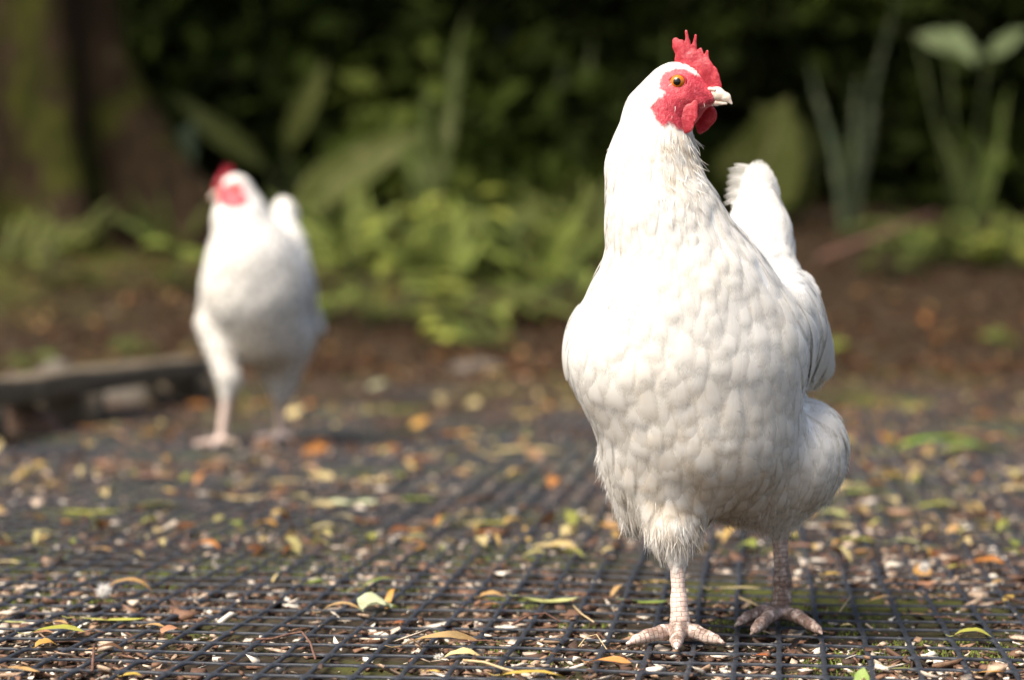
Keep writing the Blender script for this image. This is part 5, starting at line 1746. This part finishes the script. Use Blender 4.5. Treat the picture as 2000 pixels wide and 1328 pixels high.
# ---- the front hen
def front_hen():
    Y0 = 1.624
    hs = HenSpace(Y0, SPX)
    D = (0, .55, -1)
    hs.ell((1345, 690, 60), (232, 210, 195), k=60, flow=D, L=.027, W=.023)
    hs.ell((1368, 842, 110), (190, 154, 205), k=60, flow=(0.05, .7, -.9), L=.028, W=.018)
    hs.cone((1482, 505, 400, 66), (1445, 650, 260, 150), k=50, flow=(.15, .8, .55), L=.030, W=.017)
    hs.cone((1335, 560, 20, 152), (1296, 430, -5, 104), k=60, flow=(0.05, -.1, -1), L=.026, W=.0125, fluff=.05)
    hs.cone((1294, 430, -5, 103), (1273, 330, 0, 83), k=30, flow=(0.12, 0, -1), L=.022, W=.0075, fluff=.13)
    hs.cone((1273, 330, 0, 83), (1284, 228, 0, 66), k=30, flow=(-.08, 0, -1), L=.016, W=.0050, fluff=.10)
    hf = HeadFrame(hs.p(1320, 178, 0), (math.cos(A18), -math.sin(A18), 0))
    add_head(hs, hf, None)
    hs.ell((1537, 645, 215), (66, 118, 195), k=22, rot=(0, 0, -6), flow=(0.10, .55, -.9), L=.036, W=.022, tag='wing')
    hs.cone((1548, 640, 150, 54), (1576, 712, 330, 44), k=24, flow=(0.10, .55, -.9), L=.036, W=.022, tag='wing')
    hs.ell((1172, 690, 240), (62, 112, 185), k=30, rot=(0, 0, -6), flow=(-.1, .8, -.6), L=.034, W=.021, tag='wing')
    hs.ell((1563, 884, 195), (90, 107, 125), k=42, rot=(0, 12, 0), flow=(-.12, .25, -1), L=.026, W=.0105, fluff=.22)
    hs.cone((1552, 915, 200, 78), (1524, 1005, 215, 34), k=30, flow=(-.15, .1, -1), L=.022, W=.0062, fluff=1)
    hs.cone((1300, 925, 95, 84), (1316, 1030, 28, 46), k=85, flow=(.1, 0, -1), L=.024, W=.0072, fluff=.7)
    hs.cone((1316, 1030, 25, 48), (1322, 1083, 15, 18), k=20, flow=(.1, 0, -1), L=.014, W=.006, fluff=1.0)
    hs.cone((1238, 890, 150, 66), (1246, 995, 130, 38), k=30, flow=(.1, .1, -1), L=.026, W=.0068, fluff=1.0)
    hs.ell((1452, 925, 240), (112, 96, 160), k=50, flow=(0, .15, -1), L=.024, W=.0065, fluff=1.0)
    hs.cone((1482, 455, 425, 60), (1482, 400, 458, 38), k=40, flow=(.03, .15, 1), L=.034, W=.017)
    # legs: shank, ankle, toes and claws, in metres
    f = hs.p(1322, 1083, 15)
    ank = hs.p(1328, 1215, 2); ank[2] = 0.016
    kw = dict(tag='leg', plume=0, L=.006, W=.004)
    hs.wcone(f, ank + np.array((-.0006, .002, .014)), 0.0060, .0050, .006, **kw)
    hs.wcone(ank + np.array((-.0006, .002, .014)), ank, .0052, .0076, .006, **kw)
    def toe(c, pts, r0, r1, claw):
        n = len(pts)
        q = [np.array(c, float)] + [np.array(p_, float) for p_ in pts]
        for i in range(n):
            ra, rb = r0 + (r1 - r0) * i / n, r0 + (r1 - r0) * (i + 1) / n
            hs.wcone(q[i], q[i + 1], ra * (1.06 if i % 2 else 1.0), rb, .0025, **kw)
        d = nrm(q[-1] - q[-2]) * claw
        hs.wcone(q[-1], q[-1] + d + np.array((0, 0, -.0016)), r1 * .72, .0008, .0015, **kw)
    c = ank - np.array((0, 0, .008))
    toe(c, [c + (-.013, -.005, -.0005), c + (-.025, -.009, -.0025), c + (-.033, -.012, -.0045)], .0060, .0038, .0095)
    toe(c, [c + (-.003, -.015, -.0004), c + (-.0045, -.027, -.0025), c + (-.005, -.035, -.0040)], .0060, .0040, .0095)
    toe(c, [c + (.011, -.004, -.0005), c + (.019, -.010, -.003), c + (.025, -.014, -.0040)], .0060, .0038, .0095)
    toe(c, [c + (.005, .012, -.003), c + (.008, .020, -.0045)], .0045, .0034, .006)
    Yr = 1.712
    g = P(1528, 1150, Yr)
    ank2 = np.array((P(1527, 1180, Yr)[0], Yr, 0.017))
    top = P(1520, 1005, Yr + .004)
    hs.wcone(top, g + np.array((0, 0, .008)), .0066, .0056, .006, **kw)
    hs.wcone(g + np.array((0, 0, .008)), ank2, .0057, .0080, .006, **kw)
    c = ank2 - np.array((0, 0, .009))
    toe(c, [c + (-.012, -.026, .002), c + (-.022, -.050, -.001), c + (-.027, -.058, -.0035)], .0060, .0039, .010)
    toe(c, [c + (.009, -.024, .001), c + (.016, -.046, -.002), c + (.020, -.056, -.004)], .0056, .0036, .010)
    toe(c, [c + (-.016, -.008, .002), c + (-.028, -.016, -.001), c + (-.034, -.021, -.0035)], .0056, .0036, .010)
    toe(c, [c + (.003, .014, -.003), c + (.006, .022, -.005)], .0045, .0034, .006)
    O = np.array((P(1420, 1255, Y0 + .04)[0], Y0 + .04, 0.0))
    def stain(p):  # yellowed throat and dirty belly, plus throat and underside shade painted in
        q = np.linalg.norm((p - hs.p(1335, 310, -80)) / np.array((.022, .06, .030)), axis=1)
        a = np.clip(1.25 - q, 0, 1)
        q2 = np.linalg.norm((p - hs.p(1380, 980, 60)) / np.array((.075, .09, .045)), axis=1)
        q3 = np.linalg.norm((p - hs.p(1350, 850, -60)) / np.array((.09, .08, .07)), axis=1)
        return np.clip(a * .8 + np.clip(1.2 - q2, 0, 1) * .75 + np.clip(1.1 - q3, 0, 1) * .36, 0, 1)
    def dirt(p):
        a = np.clip((0.026 - p[:, 2]) / 0.014, 0, 1) * np.clip((p[:, 2] - 0.002) / .006, 0, 1) * .95
        right = (p[:, 1] > 1.665) | ((p[:, 0] > .155))
        return np.where(right, np.clip(.75 + (0.05 - p[:, 2]) / .05, 0.55, 1.0), a)
    lo = np.array((P(1060, 700, 1.6)[0] - .01, 1.47, -0.004))
    hi = np.array((P(1700, 700, 1.75)[0] + .01, 1.90, P(1300, 90, 1.62)[2]))
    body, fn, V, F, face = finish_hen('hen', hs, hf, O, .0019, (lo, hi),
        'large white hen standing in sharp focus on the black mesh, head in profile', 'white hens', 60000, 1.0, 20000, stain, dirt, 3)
    # cheek bristles
    r = np.random.default_rng(9)
    px = hf.photo_px(V)
    m = np.where((face > .8) & (px[:, 1] > 190) & (px[:, 1] < 248) & (px[:, 0] < 1350))[0]
    q = r.choice(m, 90)
    n = grad(fn, V[q])
    d = nrm(np.tile(-hf.f * .7 + np.array((0, 0, -.6)), (90, 1)))
    v, f_, uv = strands(V[q], d, n, r.uniform(.002, .0045, 90), np.full(90, .00022), 4, .3, 3, .2)
    mk('bristles', v - O, f_, M['fluff'], body, uv=uv)['kind'] = 'stuff'
    # shaggy throat
    pv = np.stack([1000 + V[:, 0] / V[:, 1] * FPX, 540 - (V[:, 2] - CAM_H) / V[:, 1] * FPX], 1)
    nV = grad(fn, V)
    m = np.where((nV[:, 1] < -.15) & (pv[:, 0] > 1275) & (pv[:, 0] < 1362) & (pv[:, 1] > 258) & (pv[:, 1] < 430) & (face < .3))[0]
    q = r.choice(m, 520)
    d = np.tile((.12, -.05, -1.0), (520, 1)); d = nrm(d - nV[q] * (d * nV[q]).sum(1, keepdims=True))
    v, f_, uv = strands(V[q], d, nV[q], r.uniform(.006, .012, 520), r.uniform(.0005, .0011, 520), 14, .3, 4, .28, lay=.14)
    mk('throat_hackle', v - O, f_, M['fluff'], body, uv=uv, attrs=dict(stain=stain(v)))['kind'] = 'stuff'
    m = np.where((nV[:, 1] < -.35) & (pv[:, 1] > 560) & (pv[:, 1] < 900))[0]
    q = r.choice(m, 26)
    d = nrm(np.cross(nV[q], r.normal(0, 1, (26, 3))))
    v, f_, uv = strands(V[q] + nV[q] * .0035, d, nV[q], r.uniform(.0015, .0045, 26), r.uniform(.0003, .0007, 26), 15, .2, 3, .1, lay=.05)
    mk('dirt_flecks', v - O, f_, M['twig'], body, uv=uv)['kind'] = 'stuff'
    # wings: coverts lie in the plumage, the long flight feathers are pieces of the wing
    def wing(sgn, pts, W):
        bag_root = None
        for i, (b, t) in enumerate(pts):
            b, t = hs.p(*b), hs.p(*t)
            ro = np.array([b]); D_ = np.array([t - b])
            L = np.linalg.norm(t - b)
            v, f2, uv2, rn = lay_feathers(fn, ro, D_, np.array([L]), np.array([W]), np.array([.0034 if sgn > 0 else .003]), np.array([(.0027 if sgn > 0 else .002) + .0007 * (i % 3)]), False, 40 + i, 14, 7, .06)
            ob = mk('wing' if bag_root is None else 'flight_feather', v - O, f2, M['feather'], bag_root or body,
                    attrs=dict(rnd=rn, loose=np.full(len(v), .1), stain=np.zeros(len(v))), uv=uv2)
            if bag_root is None:
                bag_root = ob
    wing(1, [((1512 + 11 * i, 640 - 10 * i, 60 + 36 * i), (1530 + 10.5 * i, 752 + (4 if i % 2 else 0) + 1.5 * i, 85 + 40 * i)) for i in range(8)], .030)
    wing(-1, [((1150 - 3 * i, 640 - 6 * i, 120 + 36 * i), (1160 - 3 * i, 770 + 2 * i, 190 + 44 * i)) for i in range(6)], .030)
    for i, (bx, by, tx, ty, d) in enumerate([(1545, 540, 1594, 552, 250), (1550, 552, 1604, 572, 240), (1553, 568, 1606, 592, 232), (1552, 585, 1603, 612, 236), (1556, 605, 1610, 645, 240)]):
        quill(hs.p(bx, by, d - 25), hs.p(tx, ty, d + 25), (.35, -1, .45), .020, O, 'shoulder_feather', body, cup=.10, loose=.1, seed=90 + i)
    for i in range(4):
        quill(hs.p(1560 + 7 * i, 650, 210 + 30 * i), hs.p(1580 + 9 * i, 764 + 2 * (i % 2), 236 + 34 * i), (.5, -1, .3), .026, O, 'flight_feather', body, bend=-.004, cup=.2, loose=.1, seed=110 + i)
    ds = np.linspace(-300, 60, 181)
    hit = np.array([hs.p(1355, 488, d) for d in ds])
    b0 = hit[np.argmax(fn(hit) < .002)]
    quill(b0, b0 + np.array((.0, .0005, .0115)), (0, -1, .3), .0085, O, 'stray_feather', body, cup=.2, loose=.1, seed=99)
    # tail
    tips = [(1450, 362, 500), (1452, 342, 492), (1455, 326, 486), (1460, 317, 480), (1470, 315, 478), (1486, 319, 480), (1500, 330, 486), (1512, 346, 492), (1516, 366, 500)]
    for i, tp in enumerate(tips):
        a = (i - 4) / 4.0
        quill(hs.p(1482 + 8 * a, 440, 440 + 6 * abs(a)), hs.p(*tp), (a * .55, -1, .25), .027, O, 'tail_feather', body, bend=-.004 if i > 4 else .002, cup=.16, loose=.12, skew=-.006 * (1 - max(a, -.5)), seed=i)
    # the loosened barbs along the near edge of the tail
    V_, F_, U_ = [], [], []
    for i in range(19):
        f = i / 18.0
        b = hs.p(1470 - 16 * f, 326 + 78 * f, 462); m_ = hs.p(1444 - 14 * f, 318 + 70 * f - 2 * math.sin(i), 466); t_ = hs.p(1424 - 10 * f + 8 * (f < .08) + 3 * math.sin(i * 2.1), 322 + 80 * f, 476)
        n0 = len(V_)
        for k in range(7):
            u = k / 6.0
            c = b * (1 - u) ** 2 + 2 * m_ * u * (1 - u) + t_ * u * u
            w = .00060 * (1 - u) ** .6 + .0001
            V_ += [c - np.array((0, 0, w)), c + np.array((0, 0, w))]
            U_ += [(0, .5), (0, .5)]
        F_ += [(n0 + 2 * k, n0 + 2 * k + 1, n0 + 2 * k + 3, n0 + 2 * k + 2) for k in range(6)]
    mk('tail_fringe', np.array(V_) - O, np.array(F_), M['fluff'], body, uv=np.array(U_))
    for i in range(7):
        a = (i - 3) / 3.0
        quill(hs.p(1480 + 22 * a, 452, 398), hs.p(1478 + 40 * a, 362 + 16 * abs(a), 440), (a * .6, -1, .3), .022, O, 'tail_covert', body, cup=.18, loose=.6, seed=20 + i)
    return body

# ---- the rear hen
def rear_hen():
    Y0 = 3.518
    s = Y0 / FPX
    hs = HenSpace(Y0, s)
    D = (0, .55, -1)
    hs.ell((500, 555, 20), (104, 112, 92), k=25, flow=D, L=.027, W=.023)
    hs.ell((522, 640, 80), (86, 82, 105), k=28, flow=(0.05, .8, -.7), L=.027, W=.021, fluff=.2)
    hs.cone((560, 475, 150, 36), (535, 560, 100, 80), k=25, flow=(.15, .8, .5), L=.030, W=.017)
    hs.cone((492, 500, 0, 78), (470, 425, -4, 50), k=30, flow=(.02, -.1, -1), L=.024, W=.013)
    hs.cone((470, 425, -4, 50), (462, 375, -4, 32), k=16, flow=(0, 0, -1), L=.016, W=.008)
    hf = HeadFrame(hs.p(457, 372, -10), (-.87, -.48, -.12), SPX * 1.0)
    add_head(hs, hf, None)
    hs.ell((583, 575, 110), (24, 56, 85), k=10, flow=(0.10, .6, -.8), L=.036, W=.022)
    hs.ell((418, 570, 90), (24, 52, 80), k=14, flow=(-.1, .8, -.6), L=.034, W=.021)
    hs.cone((424, 628, 45, 40), (444, 730, 12, 22), k=16, flow=(.1, 0, -1), L=.022, W=.013, fluff=.9)
    hs.cone((448, 738, 12, 23), (442, 772, 6, 9), k=8, flow=(.1, 0, -1), L=.014, W=.006, fluff=1)
    hs.cone((548, 662, 95, 62), (549, 772, 112, 17), k=22, flow=(.1, 0, -1), L=.02, W=.012, fluff=1)
    hs.cone((553, 450, 158, 24), (556, 412, 182, 19), k=18, flow=(.05, .15, 1), L=.034, W=.017)
    hs.cone((603, 605, 150, 15), (623, 642, 165, 12), k=8, flow=(.3, .2, -1), L=.03, W=.015)
    kw = dict(tag='leg', plume=0, L=.006, W=.004)
    k1 = hs.p(443, 770, 6); a1 = hs.p(433, 838, 0); a1[2] = .018
    hs.wcone(k1, a1, .0072, .0070, .006, **kw)
    c = a1 - np.array((0, 0, .010))
    for dx, dy in ((-.036, -.022), (-.006, -.044), (.026, -.026), (.004, .024)):
        e = c + np.array((dx, dy, -.004))
        hs.wcone(c, e, .0064, .0042, .003, **kw)
        hs.wcone(e, e + nrm(np.array((dx, dy, -.15 * .03))) * .008, .003, .0008, .002, **kw)
    k2 = hs.p(547, 752, 112); a2 = hs.p(549, 835, 150); a2[2] = .018
    hs.wcone(k2, a2, .0086, .0080, .006, **kw)
    c = a2 - np.array((0, 0, .010))
    for dx, dy in ((-.034, -.020), (-.004, -.042), (.026, -.026), (.004, .024)):
        e = c + np.array((dx, dy, -.004))
        hs.wcone(c, e, .0062, .0042, .003, **kw)
        hs.wcone(e, e + nrm(np.array((dx, dy, -.15 * .03))) * .008, .003, .0008, .002, **kw)
    O = np.array((a1[0] + .04, Y0 + .05, 0.0))
    def stain(p):  # underside shading painted into the feather colour as a brown tint
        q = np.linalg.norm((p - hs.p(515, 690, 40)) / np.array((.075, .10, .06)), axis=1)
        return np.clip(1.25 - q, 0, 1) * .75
    def dirt(p):
        return np.where(p[:, 1] > 3.58, .0, .1)
    lo = np.array((hs.p(370, 600, 0)[0], 3.35, -.004)); hi = np.array((hs.p(650, 600, 0)[0], 3.80, hs.p(450, 335, 0)[2]))
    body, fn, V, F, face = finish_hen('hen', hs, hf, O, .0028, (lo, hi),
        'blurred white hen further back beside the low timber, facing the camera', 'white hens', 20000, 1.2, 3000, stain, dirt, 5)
    root = None
    for i in range(6):
        b, t = hs.p(590 + 3 * i, 565, 70 + 22 * i), hs.p(606 + 5 * i, 640 + 4 * i, 110 + 26 * i)
        v, f2, uv2, rn = lay_feathers(fn, np.array([b]), np.array([t - b]), np.array([np.linalg.norm(t - b)]), np.array([.034]), np.array([.010]), np.array([.004]), False, 60 + i, 12, 5, .05)
        v = b + (v - b) if i < 3 else v
        ob = mk('wing' if root is None else 'flight_feather', v - O, f2, M['feather'], root or body, attrs=dict(rnd=rn, loose=np.full(len(v), .1), stain=np.zeros(len(v))), uv=uv2)
        root = root or ob
    for i in range(4):
        quill(hs.p(596, 590 + 4 * i, 120), hs.p(624 + 4 * i, 660 - 12 * i, 150 + 10 * i), (.5, -1, .2), .030, O, 'flight_feather', root, seed=70 + i)
    for i, (x, y) in enumerate(((535, 402), (540, 388), (550, 383), (562, 386), (573, 396), (579, 410), (576, 428))):
        a = (i - 3) / 3.0
        quill(hs.p(556 + 4 * a, 440, 165), hs.p(x, y, 195), (a * .5, -1, .2), .028, O, 'tail_feather', body, cup=.14, loose=.1, seed=80 + i)
    return body

front_hen()
rear_hen()
